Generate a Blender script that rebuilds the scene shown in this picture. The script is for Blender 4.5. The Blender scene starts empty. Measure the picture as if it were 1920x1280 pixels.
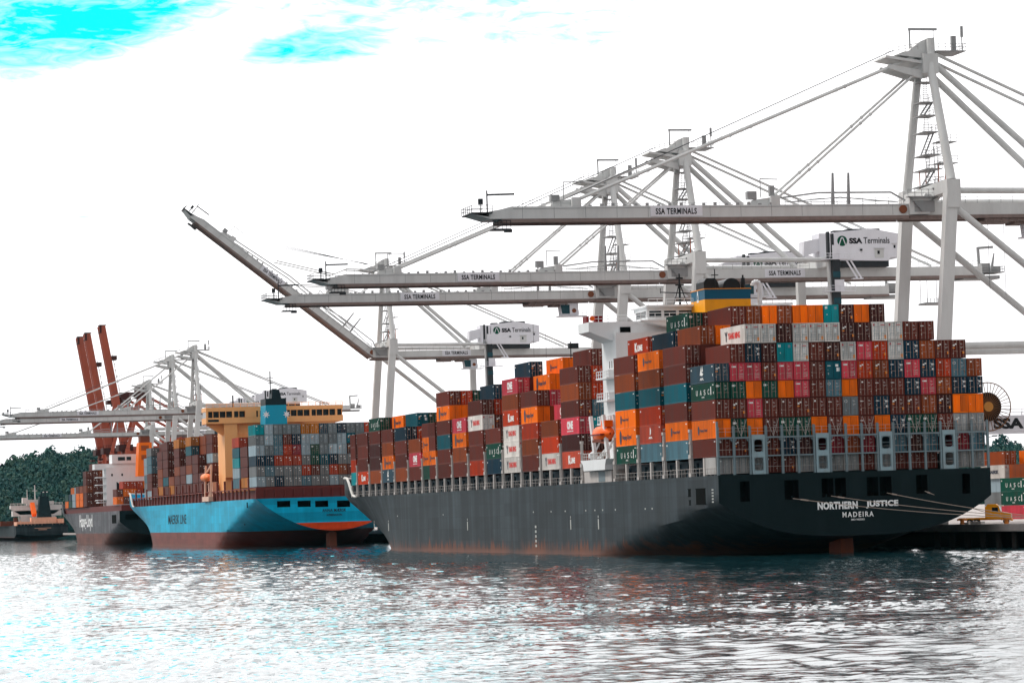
import bpy, bmesh, math, random
from mathutils import Vector, Matrix
C = bpy.context.scene.collection
SC = bpy.context.scene
random.seed(7)

# ------------------------------------------------------------------ materials
def lin(c): 
    c = c/255.0
    return c/12.92 if c <= .04045 else ((c+.055)/1.055)**2.4
def S(r, g, b): return (lin(r), lin(g), lin(b), 1)

MATS = {}
def nodes_of(m):
    m.use_nodes = True
    return m.node_tree.nodes, m.node_tree.links

def paint(name, col, rough=.55, dirt=.25, scale=.6, streak=True, rand=0.0, metal=0.0, spec=.22, dirtcol=(.05, .04, .035, 1)):
    if name in MATS: return MATS[name]
    m = bpy.data.materials.new(name); N, L = nodes_of(m)
    b = N['Principled BSDF']; b.inputs['Roughness'].default_value = rough
    b.inputs['Metallic'].default_value = metal
    b.inputs['Specular IOR Level'].default_value = spec
    tc = N.new('ShaderNodeTexCoord'); mp = N.new('ShaderNodeMapping')
    mp.inputs['Scale'].default_value = (1, 1, .22 if streak else 1)
    L.new(tc.outputs['Object'], mp.inputs['Vector'])
    oi = N.new('ShaderNodeObjectInfo')
    va = N.new('ShaderNodeVectorMath'); va.operation = 'MULTIPLY_ADD'
    L.new(mp.outputs['Vector'], va.inputs[0]); va.inputs[1].default_value = (1, 1, 1)
    cb = N.new('ShaderNodeCombineXYZ')
    mu = N.new('ShaderNodeMath'); mu.operation = 'MULTIPLY'; mu.inputs[1].default_value = 91.7
    L.new(oi.outputs['Random'], mu.inputs[0]); L.new(mu.outputs[0], cb.inputs[0]); L.new(mu.outputs[0], cb.inputs[1])
    L.new(cb.outputs[0], va.inputs[2])
    n1 = N.new('ShaderNodeTexNoise'); n1.inputs['Scale'].default_value = scale
    n1.inputs['Detail'].default_value = 6; n1.inputs['Roughness'].default_value = .65
    L.new(va.outputs[0], n1.inputs['Vector'])
    r = N.new('ShaderNodeValToRGB'); r.color_ramp.elements[0].position = .42; r.color_ramp.elements[1].position = .75
    L.new(n1.outputs['Fac'], r.inputs['Fac'])
    mf = N.new('ShaderNodeMath'); mf.operation = 'MULTIPLY'; mf.inputs[1].default_value = dirt
    L.new(r.outputs['Color'], mf.inputs[0])
    mx = N.new('ShaderNodeMixRGB'); mx.inputs['Color1'].default_value = col
    mx.inputs['Color2'].default_value = tuple(col[i]*.35+dirtcol[i]*.65 for i in range(3))+(1,)
    L.new(mf.outputs[0], mx.inputs['Fac'])
    out = mx.outputs[0]
    if rand:
        hs = N.new('ShaderNodeHueSaturation')
        mr = N.new('ShaderNodeMapRange'); mr.inputs['To Min'].default_value = 1-rand; mr.inputs['To Max'].default_value = 1+rand
        L.new(oi.outputs['Random'], mr.inputs['Value']); L.new(mr.outputs[0], hs.inputs['Value'])
        L.new(out, hs.inputs['Color']); out = hs.outputs[0]
    L.new(out, b.inputs['Base Color'])
    MATS[name] = m
    return m

def hull_paint(name, top, low, zb, rust=.6, rough=.4, ztop=3.2, streakcol=(.17, .060, .032, 1), var=1.0):
    """ship side paint: top colour, boot-top below zb, rust runs rising from the waterline, faint vertical plate runs"""
    m = bpy.data.materials.new(name); N, L = nodes_of(m)
    b = N['Principled BSDF']; b.inputs['Roughness'].default_value = rough; b.inputs['Specular IOR Level'].default_value = .12
    tc = N.new('ShaderNodeTexCoord'); sx = N.new('ShaderNodeSeparateXYZ'); L.new(tc.outputs['Object'], sx.inputs[0])
    def noise(sc, detail, scale=1.0, rg=.6):
        mp = N.new('ShaderNodeMapping'); mp.inputs['Scale'].default_value = sc
        L.new(tc.outputs['Object'], mp.inputs['Vector'])
        n = N.new('ShaderNodeTexNoise'); n.inputs['Scale'].default_value = scale; n.inputs['Detail'].default_value = detail
        n.inputs['Roughness'].default_value = rg
        L.new(mp.outputs[0], n.inputs['Vector']); return n.outputs['Fac']
    def math_(op, a, bb, clamp=False):
        n = N.new('ShaderNodeMath'); n.operation = op; n.use_clamp = clamp
        for i, v in enumerate((a, bb)):
            if v is None: continue
            if isinstance(v, (int, float)): n.inputs[i].default_value = v
            else: L.new(v, n.inputs[i])
        return n.outputs[0]
    def mix(f, a, bb):
        n = N.new('ShaderNodeMixRGB')
        for k, v in (('Fac', f), ('Color1', a), ('Color2', bb)):
            if isinstance(v, (int, float, tuple)): n.inputs[k].default_value = v
            else: L.new(v, n.inputs[k])
        return n.outputs[0]
    z = sx.outputs['Z']
    runs = noise((.26, .26, .014), 6, 1.0, .7)                 # narrow vertical runs
    plates = noise((.09, .05, .22), 3, 1.0)             # broad uneven panels
    c = mix(math_('MULTIPLY', math_('SUBTRACT', runs, .44, True), 2.3*var, True), top, tuple(v*3.0+.014 for v in top[:3])+(1,))
    c = mix(math_('MULTIPLY', math_('SUBTRACT', plates, .45, True), 1.6, True), c, tuple(v*.6 for v in top[:3])+(1,))
    if low is not None:
        edge = math_('MULTIPLY', math_('SUBTRACT', zb, z), 12.0, True)
        lowc = mix(math_('MULTIPLY', math_('SUBTRACT', runs, .4, True), 2.0, True), low, tuple(v*.45 for v in low[:3])+(1,))
        lowc = mix(math_('MULTIPLY', math_('SUBTRACT', plates, .42, True), 2.2, True), lowc, tuple(v*1.5+.01 for v in low[:3])+(1,))
        c = mix(edge, c, lowc)
    cby = N.new('ShaderNodeCombineXYZ'); L.new(sx.outputs['Y'], cby.inputs[0]); L.new(sx.outputs['Z'], cby.inputs[1])
    br_ = N.new('ShaderNodeTexBrick'); L.new(cby.outputs[0], br_.inputs['Vector']); br_.inputs['Scale'].default_value = 1; br_.inputs['Brick Width'].default_value = 10.5; br_.inputs['Row Height'].default_value = 2.3; br_.inputs['Mortar Size'].default_value = .035; br_.inputs['Mortar Smooth'].default_value = .6; br_.inputs['Bias'].default_value = 0
    br_.inputs['Color1'].default_value = (.80,.80,.80,1); br_.inputs['Color2'].default_value = (1.22,1.20,1.18,1); br_.inputs['Mortar'].default_value = (.72,.72,.72,1)
    bm_x = N.new('ShaderNodeMixRGB'); bm_x.blend_type = 'MULTIPLY'; bm_x.inputs['Fac'].default_value = .5+.5*var; L.new(c, bm_x.inputs['Color1']); L.new(br_.outputs['Color'], bm_x.inputs['Color2']); c = bm_x.outputs[0]
    blot = noise((.035, .035, .05), 4, 1.0)
    fine = noise((.30, .30, .035), 7, 1.1, .75)
    hgt = math_('MULTIPLY', math_('SUBTRACT', ztop, z), 1/ztop, True)       # 1 at water, 0 at ztop
    rs = math_('MULTIPLY', math_('SUBTRACT', math_('ADD', fine, math_('MULTIPLY', hgt, .37)), .69, True), 8.0, True)
    rs = math_('MULTIPLY', rs, math_('MULTIPLY', math_('MULTIPLY', hgt, 3.0, True), math_('MULTIPLY', math_('SUBTRACT', blot, .33, True), 4.5, True)), True)
    c = mix(math_('MULTIPLY', rs, rust), c, streakcol)
    band = math_('MULTIPLY', math_('SUBTRACT', .9, z), 1.5, True)
    c = mix(math_('MULTIPLY', math_('MULTIPLY', band, blot), rust*.85), c, (.21, .115, .09, 1))
    L.new(c, b.inputs['Base Color'])
    MATS[name] = m
    return m

# ------------------------------------------------------------------ mesh building
class MB:
    def __init__(s): s.v = []; s.f = []; s.m = []
    def add(s, vs, fs, mi=0):
        o = len(s.v); s.v += [tuple(p) for p in vs]
        for f in fs: s.f.append(tuple(i+o for i in f)); s.m.append(mi)
    def box(s, x0, x1, y0, y1, z0, z1, mi=0):
        s.add([(x0,y0,z0),(x1,y0,z0),(x1,y1,z0),(x0,y1,z0),(x0,y0,z1),(x1,y0,z1),(x1,y1,z1),(x0,y1,z1)],
              [(0,3,2,1),(4,5,6,7),(0,1,5,4),(1,2,6,5),(2,3,7,6),(3,0,4,7)], mi)
    def beam(s, p0, p1, w, h, mi=0, up=(0,0,1), w1=None, h1=None):
        p0 = Vector(p0); p1 = Vector(p1); d = (p1-p0).normalized(); u = Vector(up)
        if abs(d.dot(u)) > .98: u = Vector((0,1,0))
        a = d.cross(u).normalized(); c = a.cross(d).normalized()
        w1 = w if w1 is None else w1; h1 = h if h1 is None else h1
        vs = []
        for p, ww, hh in ((p0,w,h),(p1,w1,h1)):
            for sa, sc in ((-1,-1),(1,-1),(1,1),(-1,1)): vs.append(p+a*(sa*ww/2)+c*(sc*hh/2))
        s.add(vs, [(0,1,2,3),(7,6,5,4),(0,4,5,1),(1,5,6,2),(2,6,7,3),(3,7,4,0)], mi)
    def tube(s, p0, p1, r, r1=None, n=8, mi=0):
        p0 = Vector(p0); p1 = Vector(p1); d = (p1-p0).normalized(); r1 = r if r1 is None else r1
        u = Vector((0,0,1)) if abs(d.z) < .95 else Vector((0,1,0))
        a = d.cross(u).normalized(); c = a.cross(d).normalized(); vs = []
        for p, rr in ((p0,r),(p1,r1)):
            for i in range(n):
                t = 2*math.pi*i/n; vs.append(p+a*(math.cos(t)*rr)+c*(math.sin(t)*rr))
        fs = [(i,(i+1)%n,n+(i+1)%n,n+i) for i in range(n)]+[tuple(range(n-1,-1,-1)), tuple(range(n,2*n))]
        s.add(vs, fs, mi)
    def path(s, pts, r, n=6, mi=0):
        for a, b in zip(pts, pts[1:]): s.tube(a, b, r, n=n, mi=mi)
    def prism(s, poly, axis, a, b, mi=0):
        """poly: 2D outline in the other two axes (in xyz order), extruded from a to b along axis"""
        n = len(poly); vs = []
        for t in (a, b):
            for p in poly:
                q = [0,0,0]; k = [i for i in range(3) if i != axis]; q[axis] = t; q[k[0]] = p[0]; q[k[1]] = p[1]; vs.append(q)
        s.add(vs, [tuple(range(n-1,-1,-1)), tuple(range(n,2*n))]+[(i,(i+1)%n,n+(i+1)%n,n+i) for i in range(n)], mi)
    def ball(s, c, r, mi=0, sub=2, sz=(1,1,1)):
        bm = bmesh.new(); bmesh.ops.create_icosphere(bm, subdivisions=sub, radius=r)
        s.add([(v.co.x*sz[0]+c[0], v.co.y*sz[1]+c[1], v.co.z*sz[2]+c[2]) for v in bm.verts], [[v.index for v in f.verts] for f in bm.faces], mi); bm.free()
    def rail(s, pts, h=1.1, r=.045, step=2.0, mi=0):
        """handrail along a polyline of floor points"""
        for a, b in zip(pts, pts[1:]):
            a = Vector(a); b = Vector(b); up = Vector((0,0,h)); n = max(1, int((b-a).length/step))
            s.tube(a+up, b+up, r, n=4, mi=mi); s.tube(a+up*.5, b+up*.5, r*.8, n=4, mi=mi)
            for i in range(n+1):
                p = a.lerp(b, i/n); s.tube(p, p+up, r, n=4, mi=mi)
    def mesh(s, me, M, mi=0):
        s.add([M @ v.co for v in me.vertices], [tuple(p.vertices) for p in me.polygons], mi)
    def data(s, name, mats, smooth=False):
        me = bpy.data.meshes.new(name); me.from_pydata(s.v, [], s.f)
        for m in (mats if isinstance(mats, (list, tuple)) else [mats]): me.materials.append(m)
        me.polygons.foreach_set('material_index', s.m)
        bm = bmesh.new(); bm.from_mesh(me); bmesh.ops.recalc_face_normals(bm, faces=bm.faces); bm.to_mesh(me); bm.free()
        if smooth:
            me.polygons.foreach_set('use_smooth', [True]*len(me.polygons))
            try: me.set_sharp_from_angle(angle=math.radians(38))
            except Exception: pass
        me.update(); return me
    def build(s, name, mats, parent=None, loc=(0,0,0), smooth=False):
        return link(name, s.data(name, mats, smooth), parent, loc)

def link(name, data, parent=None, loc=(0,0,0)):
    o = bpy.data.objects.new(name, data); C.objects.link(o)
    o.location = loc
    if parent: o.parent = parent
    return o
def tag(o, label=None, cat=None, group=None, kind=None):
    if label: o['label'] = label
    if cat: o['category'] = cat
    if group: o['group'] = group
    if kind: o['kind'] = kind
    return o
def empty(name, loc, label, cat, group=None, rz=0):
    o = bpy.data.objects.new(name, None); C.objects.link(o); o.location = loc; o.rotation_euler = (0,0,rz)
    return tag(o, label, cat, group)
KIDS = {}
def copy_tree(o, parent=None, skip=()):
    c = o.copy(); C.objects.link(c)
    if parent: c.parent = parent
    for ch in [k for k in bpy.data.objects if k.parent == o]:
        if ch.name.split('.')[0] not in skip: copy_tree(ch, c, skip)
    return c

TXT = {}
def text_mesh(t, bold=0.0, spacing=1.0):
    k = (t, bold, spacing)
    if k in TXT: return TXT[k]
    cu = bpy.data.curves.new('lettering', 'FONT'); cu.body = t; cu.size = 1; cu.offset = bold; cu.space_character = spacing
    cu.resolution_u = 3; cu.extrude = .008
    o = bpy.data.objects.new('lettering', cu); C.objects.link(o)
    me = bpy.data.meshes.new_from_object(o.evaluated_get(bpy.context.evaluated_depsgraph_get()))
    bpy.data.objects.remove(o); bpy.data.curves.remove(cu)
    xs = [v.co.x for v in me.vertices]; ys = [v.co.y for v in me.vertices]
    TXT[k] = (me, min(xs), max(xs), min(ys), max(ys)); return TXT[k]
FACE = {'aft': ((1,0,0),(0,0,1)), 'port': ((0,-1,0),(0,0,1))}
def put_text(mb, t, pos, w, h, face='aft', mi=0, bold=.015, spacing=1.0, rot=0.0):
    """text filling a w x h box centred at pos, on a face looking aft (-Y) or to port (-X)"""
    me, x0, x1, y0, y1 = text_mesh(t, bold, spacing)
    rt, up = (Vector(v) for v in FACE[face])
    if rot: rt, up = rt*math.cos(rot)+up*math.sin(rot), up*math.cos(rot)-rt*math.sin(rot)
    nn = rt.cross(up)
    sx = w/(x1-x0); sy = h/(y1-y0); M = Matrix.Identity(4)
    for i in range(3): M[i][0] = rt[i]*sx; M[i][1] = up[i]*sy; M[i][2] = nn[i]
    off = Vector(pos)-rt*(sx*(x0+x1)/2)-up*(sy*(y0+y1)/2)
    for i in range(3): M[i][3] = off[i]
    mb.mesh(me, M, mi)
def put_poly(mb, pts, pos, face='aft', mi=0, th=.02):
    rt, up = (Vector(v) for v in FACE[face]); nn = rt.cross(up); n = len(pts)
    vs = [Vector(pos)+rt*p[0]+up*p[1] for p in pts]+[Vector(pos)+rt*p[0]+up*p[1]+nn*th for p in pts]
    mb.add(vs, [tuple(range(n-1,-1,-1)), tuple(range(n,2*n))]+[(i,(i+1)%n,n+(i+1)%n,n+i) for i in range(n)], mi)

# ------------------------------------------------------------------ camera (118 mm, level view with a slight roll, 7.7 m above the water)
cam = bpy.data.cameras.new('camera'); co = bpy.data.objects.new('camera', cam); C.objects.link(co)
cam.lens = 118.125; cam.sensor_width = 36; cam.clip_end = 30000; cam.clip_start = 1
Rw = ((0.97170963, 0.01803518, 0.23548912), (-0.23416888, -0.05623134, 0.97056838), (-0.03074625, 0.99825486, 0.05041726))
co.matrix_world = Matrix(((Rw[0][0], Rw[0][1], -Rw[0][2], 0), (Rw[1][0], Rw[1][1], -Rw[1][2], 0), (Rw[2][0], Rw[2][1], -Rw[2][2], 7.72), (0,0,0,1)))
SC.camera = co

# ------------------------------------------------------------------ sky and sun
SUN_EL, SUN_AZ = math.radians(46), math.radians(-62)     # azimuth from +Y towards +X: high, ahead and to the left
w = bpy.data.worlds.new('World'); SC.world = w; w.use_nodes = True
N, L = w.node_tree.nodes, w.node_tree.links
bg = N['Background']
sky = N.new('ShaderNodeTexSky'); sky.sky_type = 'NISHITA'; sky.sun_disc = False
sky.sun_elevation = SUN_EL; sky.sun_rotation = SUN_AZ
def wm(op, a, b=None, clamp=False):
    n = N.new('ShaderNodeMath'); n.operation = op; n.use_clamp = clamp
    for i, v in enumerate((a, b)):
        if v is None: continue
        if isinstance(v, (int, float)): n.inputs[i].default_value = v
        else: L.new(v, n.inputs[i])
    return n.outputs[0]
def wmix(f, a, b):
    n = N.new('ShaderNodeMixRGB')
    for k, v in (('Fac', f), ('Color1', a), ('Color2', b)):
        if isinstance(v, (int, float, tuple)): n.inputs[k].default_value = v
        else: L.new(v, n.inputs[k])
    return n.outputs[0]
tc = N.new('ShaderNodeTexCoord'); sx = N.new('ShaderNodeSeparateXYZ'); L.new(tc.outputs['Generated'], sx.inputs[0])
dy = wm('MAXIMUM', sx.outputs['Y'], .05)
u = wm('DIVIDE', sx.outputs['X'], dy); v = wm('DIVIDE', sx.outputs['Z'], dy)   # compass-fixed sky position north of the harbour
cbx = N.new('ShaderNodeCombineXYZ'); L.new(u, cbx.inputs[0]); L.new(v, cbx.inputs[1])
def cloud_noise(sc, rot, detail, dist=0.0, off=(0,0,0)):
    mp = N.new('ShaderNodeMapping'); mp.inputs['Scale'].default_value = sc; mp.inputs['Rotation'].default_value = (0,0,rot); mp.inputs['Location'].default_value = off
    L.new(cbx.outputs[0], mp.inputs['Vector'])
    n = N.new('ShaderNodeTexNoise'); n.inputs['Scale'].default_value = 1; n.inputs['Detail'].default_value = detail; n.inputs['Distortion'].default_value = dist
    n.inputs['Roughness'].default_value = .55
    L.new(mp.outputs[0], n.inputs['Vector']); return n.outputs['Fac']
def blob(cu, cv, ru, rv, rot=0.0):
    """soft elliptical clearing centred on a compass direction"""
    a = wm('SUBTRACT', u, cu); b = wm('SUBTRACT', v, cv); c_, s_ = math.cos(rot), math.sin(rot)
    p = wm('ADD', wm('MULTIPLY', a, c_/ru), wm('MULTIPLY', b, s_/ru)); q = wm('ADD', wm('MULTIPLY', a, -s_/rv), wm('MULTIPLY', b, c_/rv))
    d2 = wm('ADD', wm('MULTIPLY', p, p), wm('MULTIPLY', q, q))
    return wm('SUBTRACT', 1.0, d2)
n_a = cloud_noise((75, 260, 1), math.radians(-8), 10, 1.6)
n_b = cloud_noise((22, 110, 1), math.radians(12), 6, .8, (3.1, 1.7, 0))
hole = wm('MAXIMUM', blob(.110, .1515, .096, .0230, .05), wm('MULTIPLY', blob(.185, .1432, .034, .0078, .12), .9))
hole = wm('MAXIMUM', hole, wm('MULTIPLY', blob(.098, .1350, .022, .0045), .6))
hole = wm('MAXIMUM', hole, wm('MULTIPLY', blob(.113, .0912, .006, .0012), .30))
# a band of high cloud crossing the clearing
a_ = wm('SUBTRACT', v, .1475); b_ = wm('SUBTRACT', u, .156)
band = wm('ABSOLUTE', wm('SUBTRACT', b_, wm('MULTIPLY', a_, 2.4)))
band = wm('MULTIPLY', wm('SUBTRACT', 1.0, wm('DIVIDE', band, .026), True), .62)
tex = wm('ADD', wm('MULTIPLY', wm('SUBTRACT', n_a, .5), 1.5), wm('MULTIPLY', wm('SUBTRACT', n_b, .5), 1.5))
k = wm('SUBTRACT', wm('ADD', wm('MULTIPLY', hole, 1.7), wm('MULTIPLY', tex, 1.15)), wm('MULTIPLY', band, 1.5))
k = wm('MULTIPLY', wm('SUBTRACT', k, .10), .66, True)
thin = wm('MULTIPLY', wm('ADD', blob(.215, .160, .095, .020, -.06), wm('MULTIPLY', tex, 1.4)), .62, True)   # thin veil east of it
k = wm('MAXIMUM', k, thin)
front = wm('GREATER_THAN', sx.outputs['Y'], .2)
clear = wm('MULTIPLY', k, front)
# cloud brightness: brightest around the veiled sun, duller behind the camera
sd = Vector((math.sin(SUN_AZ)*math.cos(SUN_EL), math.cos(SUN_AZ)*math.cos(SUN_EL), math.sin(SUN_EL)))
dt = N.new('ShaderNodeVectorMath'); dt.operation = 'DOT_PRODUCT'; L.new(tc.outputs['Generated'], dt.inputs[0]); dt.inputs[1].default_value = sd
glow = wm('POWER', wm('MULTIPLY', wm('ADD', dt.outputs['Value'], 1.0), .5), 3.0)
# bright cloud bank added high above the view, whitening the water reflections
d2_ = N.new('ShaderNodeVectorMath'); d2_.operation = 'DOT_PRODUCT'; L.new(tc.outputs['Generated'], d2_.inputs[0]); d2_.inputs[1].default_value = Vector((.14, .80, .58)).normalized()
boost_bank = wm('POWER', wm('MAXIMUM', d2_.outputs['Value'], 0.0), 9.0)
cb_ = wm('ADD', wm('ADD', wm('MULTIPLY', glow, 3.0), wm('MULTIPLY', boost_bank, 26.0)), 5.8)
cc = N.new('ShaderNodeCombineXYZ')
for i, t in enumerate((1.0, .99, 1.0)): L.new(wm('MULTIPLY', cb_, t), cc.inputs[i])
skyt = N.new('ShaderNodeMixRGB'); skyt.blend_type = 'MULTIPLY'; skyt.inputs['Fac'].default_value = 1
L.new(sky.outputs[0], skyt.inputs['Color1']); skyt.inputs['Color2'].default_value = (.02, 2.7, 2.45, 1)   # the deep cyan of the clearing
L.new(wmix(clear, cc.outputs[0], skyt.outputs[0]), bg.inputs['Color'])
bg.inputs['Strength'].default_value = .12
sl = bpy.data.lights.new('sun', 'SUN'); so = bpy.data.objects.new('sun', sl); C.objects.link(so)
sl.energy = 1.9; sl.angle = math.radians(12); sl.color = (1, .95, .88)
so.rotation_euler = (sd).to_track_quat('Z', 'Y').to_euler(); so.location = sd*3000
SC.view_settings.view_transform = 'Standard'; SC.view_settings.look = 'None'; SC.view_settings.gamma = 1; SC.view_settings.exposure = 0
SC.cycles.max_bounces = 6; SC.cycles.use_denoising = True

# ------------------------------------------------------------------ water
wa = bpy.data.materials.new('harbour_water'); N, L = nodes_of(wa); pb = N['Principled BSDF']
pb.inputs['Base Color'].default_value = (.006, .034, .042, 1); pb.inputs['Roughness'].default_value = .03; pb.inputs['IOR'].default_value = 1.33
tcw = N.new('ShaderNodeTexCoord')
def wn(sc, scale, detail, rg=.55, rot=0.0, dist=0.0):
    mp = N.new('ShaderNodeMapping'); mp.inputs['Scale'].default_value = sc; mp.inputs['Rotation'].default_value = (0,0,rot)
    L.new(tcw.outputs['Object'], mp.inputs['Vector'])
    n = N.new('ShaderNodeTexNoise'); n.inputs['Scale'].default_value = scale; n.inputs['Detail'].default_value = detail; n.inputs['Roughness'].default_value = rg
    n.inputs['Distortion'].default_value = dist
    L.new(mp.outputs[0], n.inputs['Vector']); return n.outputs['Fac']
def wmth(op, a, b=None, clamp=False):
    n = N.new('ShaderNodeMath'); n.operation = op; n.use_clamp = clamp
    for i, q in enumerate((a, b)):
        if q is None: continue
        if isinstance(q, (int, float)): n.inputs[i].default_value = q
        else: L.new(q, n.inputs[i])
    return n.outputs[0]
hgt = wmth('ADD', wmth('MULTIPLY', wn((1, .8, 1), 3.2, 3, .55, .25, .4), .6), wmth('MULTIPLY', wn((1, .5, 1), .55, 3, .5, -.2, .5), 1.0))
bp = N.new('ShaderNodeBump'); bp.inputs['Strength'].default_value = 1.0; bp.inputs['Distance'].default_value = .026
L.new(hgt, bp.inputs['Height']); L.new(bp.outputs[0], pb.inputs['Normal'])
import numpy as np
SLP = .15
def water_sheet():
    """real wavelets on the harbour between the camera and the ships, flat water beyond"""
    rg = np.random.default_rng(4)
    xs = np.arange(-24, 240.1, .34); ys = [112.0]
    while ys[-1] < 1000: ys.append(ys[-1]+.2+(ys[-1]-112)*.0026)
    ys = np.array(ys); X_, Y_ = np.meshgrid(xs, ys); H_ = np.zeros_like(X_)
    def field(ls, spread, slope, n, main):
        h = np.zeros_like(X_)
        for _ in range(n):
            lam = rg.uniform(*ls); th = main+rg.normal(0, spread); k_ = 2*math.pi/lam
            h += slope/k_*np.sin(k_*(X_*math.cos(th)+Y_*math.sin(th))+rg.uniform(0, 6.28))
        return h/math.sqrt(n)*1.41
    def patch(lx, ly, n):
        h = np.zeros_like(X_)
        for _ in range(n): h += np.sin(2*math.pi*(X_/(lx*rg.uniform(.6,1.8))*rg.choice((-1,1))+Y_/(ly*rg.uniform(.6,1.8)))+rg.uniform(0,6.28))
        return h/math.sqrt(n)
    rough = np.clip(.82+.2*patch(60, 40, 6), .3, 1.4)
    glassy = np.clip(1.5*np.exp(-((X_-57)/11)**2-((Y_-168)/17)**2), 0, 1)          # smooth low swell with dark hull reflections
    ruffled = np.clip(1.3*np.exp(-((X_-22)/12)**2-((Y_-174)/22)**2), 0, 1)         # short steep ripples
    streaks = np.clip(np.exp(-((X_-112)/34)**2-((Y_-330)/70)**2)*(.6+.6*patch(45, 22, 5)), 0, 1)
    fade = np.clip(1.5-(Y_-112)/300, .12, 1)
    H_ = field((.85, 1.5), .8, .13, 34, 1.6)*np.clip(rough*1.05*(1-glassy)+ruffled*1.9, 0, 2.4)*fade
    H_ = H_+field((1.5, 3.4), .75, .085, 30, 1.7)*(.6*rough*(1-.6*glassy)+.85*glassy-.1*ruffled)*np.clip(1+(Y_-230)/300, 1, 1.7)
    H_ = H_+field((3.5, 8), 1.1, .02, 20, 1.35)*(.6+.5*rough)+field((9, 22), 1.3, .004, 10, 1.5)
    ed = np.minimum.reduce([(X_-xs[0])/12, (xs[-1]-X_)/12, (Y_-ys[0])/6, (ys[-1]-Y_)/160]); H_ *= np.clip(ed, 0, 1)
    co_ = np.stack([X_, Y_, H_], -1).reshape(-1, 3).astype(np.float32); ny_, nx_ = X_.shape
    i = (np.arange(ny_-1)[:, None]*nx_+np.arange(nx_-1)[None]).ravel(); q = np.stack([i, i+1, i+nx_+1, i+nx_], -1).astype(np.int32)
    x0, x1, y0, y1 = xs[0], xs[-1], ys[0], ys[-1]; n0 = len(co_)
    ext = np.array([(-6000,-300,0),(9000,-300,0),(9000,9500,0),(-6000,9500,0),(x0,y0,0),(x1,y0,0),(x1,y1,0),(x0,y1,0)], np.float32)
    qe = np.array([(0,1,5,4),(1,2,6,5),(2,3,7,6),(3,0,4,7)], np.int32)+n0
    co_ = np.concatenate([co_, ext]); q = np.concatenate([q, qe])
    me = bpy.data.meshes.new('water'); me.vertices.add(len(co_)); me.vertices.foreach_set('co', co_.ravel())
    me.loops.add(q.size); me.loops.foreach_set('vertex_index', q.ravel()); me.polygons.add(len(q))
    me.polygons.foreach_set('loop_start', np.arange(0, q.size, 4, dtype=np.int32)); me.polygons.foreach_set('loop_total', np.full(len(q), 4, np.int32))
    me.update(); me.validate(); me.polygons.foreach_set('use_smooth', np.ones(len(me.polygons), bool)); me.materials.append(wa); return me
tag(link('water', water_sheet()), kind='structure')
# ------------------------------------------------------------------ hulls
def smooth(t): t = max(0, min(1, t)); return t*t*(3-2*t)
def hull_shape(L_, B, deck, z0s, run, bul, rise=5.4, pw=3.0):
    """half-breadth of a container ship hull at station s (from the transom) and height z"""
    def zbot(s): 
        u = max(0, min(1, s/run)); return max(-1.6, z0s-11*u**1.15)
    def b(s, z):
        u = max(0, min(1, s/run)); z0 = z0s-11*u**1.15; w_ = rise+(6-rise)*u
        f = max(0, min(1, (z-z0)/w_))**(1/pw+.12*u); f = f+(1-f)*smooth((u-.62)/.38)
        f = min(1, f)
        s1 = L_-42; fd = 1 if s <= s1 else max(0, 1-((s-s1)/42)**2.4)
        s2 = L_-107; fw = 1 if s <= s2 else max(0, 1-((s-s2)/97)**1.8)
        t = max(0, min(1.35, z/deck)); k_ = min(1, t**1.08)
        return max(.03, B*f*(fw+(fd-fw)*k_))
    def top(s): return deck+bul*smooth((s-(L_-47))/9)
    return zbot, b, top
def hull_mesh(L_, B, deck, z0s, run, bul, rise=5.4, pw=3.0, nz=16):
    zbot, b, top = hull_shape(L_, B, deck, z0s, run, bul, rise, pw)
    ss = [0,1,2.5,4.5,7,10,14,18,23,28,34,40,47,54,62,70,78,95,120,150,180]
    ss = [s for s in ss if s < L_-110]+[L_-107+107*(i/30) for i in range(31)]
    mb = MB(); vs = []; fs = []
    for s in ss:
        zb, zt = zbot(s), top(s)
        for side in (-1, 1):
            for i in range(nz+1):
                z = zb+(zt-zb)*(i/nz)**1.7; vs.append((side*b(s, z), s, z))
    n = nz+1
    for i in range(len(ss)-1):
        for side in (0, 1):
            for j in range(nz):
                a = i*2*n+side*n+j; fs.append((a, a+1, a+2*n+1, a+2*n))
        a = i*2*n; fs.append((a, a+2*n, a+3*n, a+n))      # bottom strip between the sides
    mb.add(vs, fs)
    # inner face of the bow bulwark and the deck
    dk = [(side*b(s, deck)*.985, s, deck-.05) for s in ss for side in (-1, 1)]
    mb.add(dk, [(2*i, 2*i+1, 2*i+3, 2*i+2) for i in range(len(ss)-1)])
    return mb
def bulwark_rim(L_, B, deck, z0s, run, bul, mat, parent):
    zb, b, top = hull_shape(L_, B, deck, z0s, run, bul); mb = MB()
    for sd_ in (-1, 1): mb.path([(sd_*b(s, top(s)), s, top(s)+.1) for s in [L_-50+2.2*i for i in range(23)]], .3, 6)
    mb.build('bulwark_rim', mat, parent)
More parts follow.
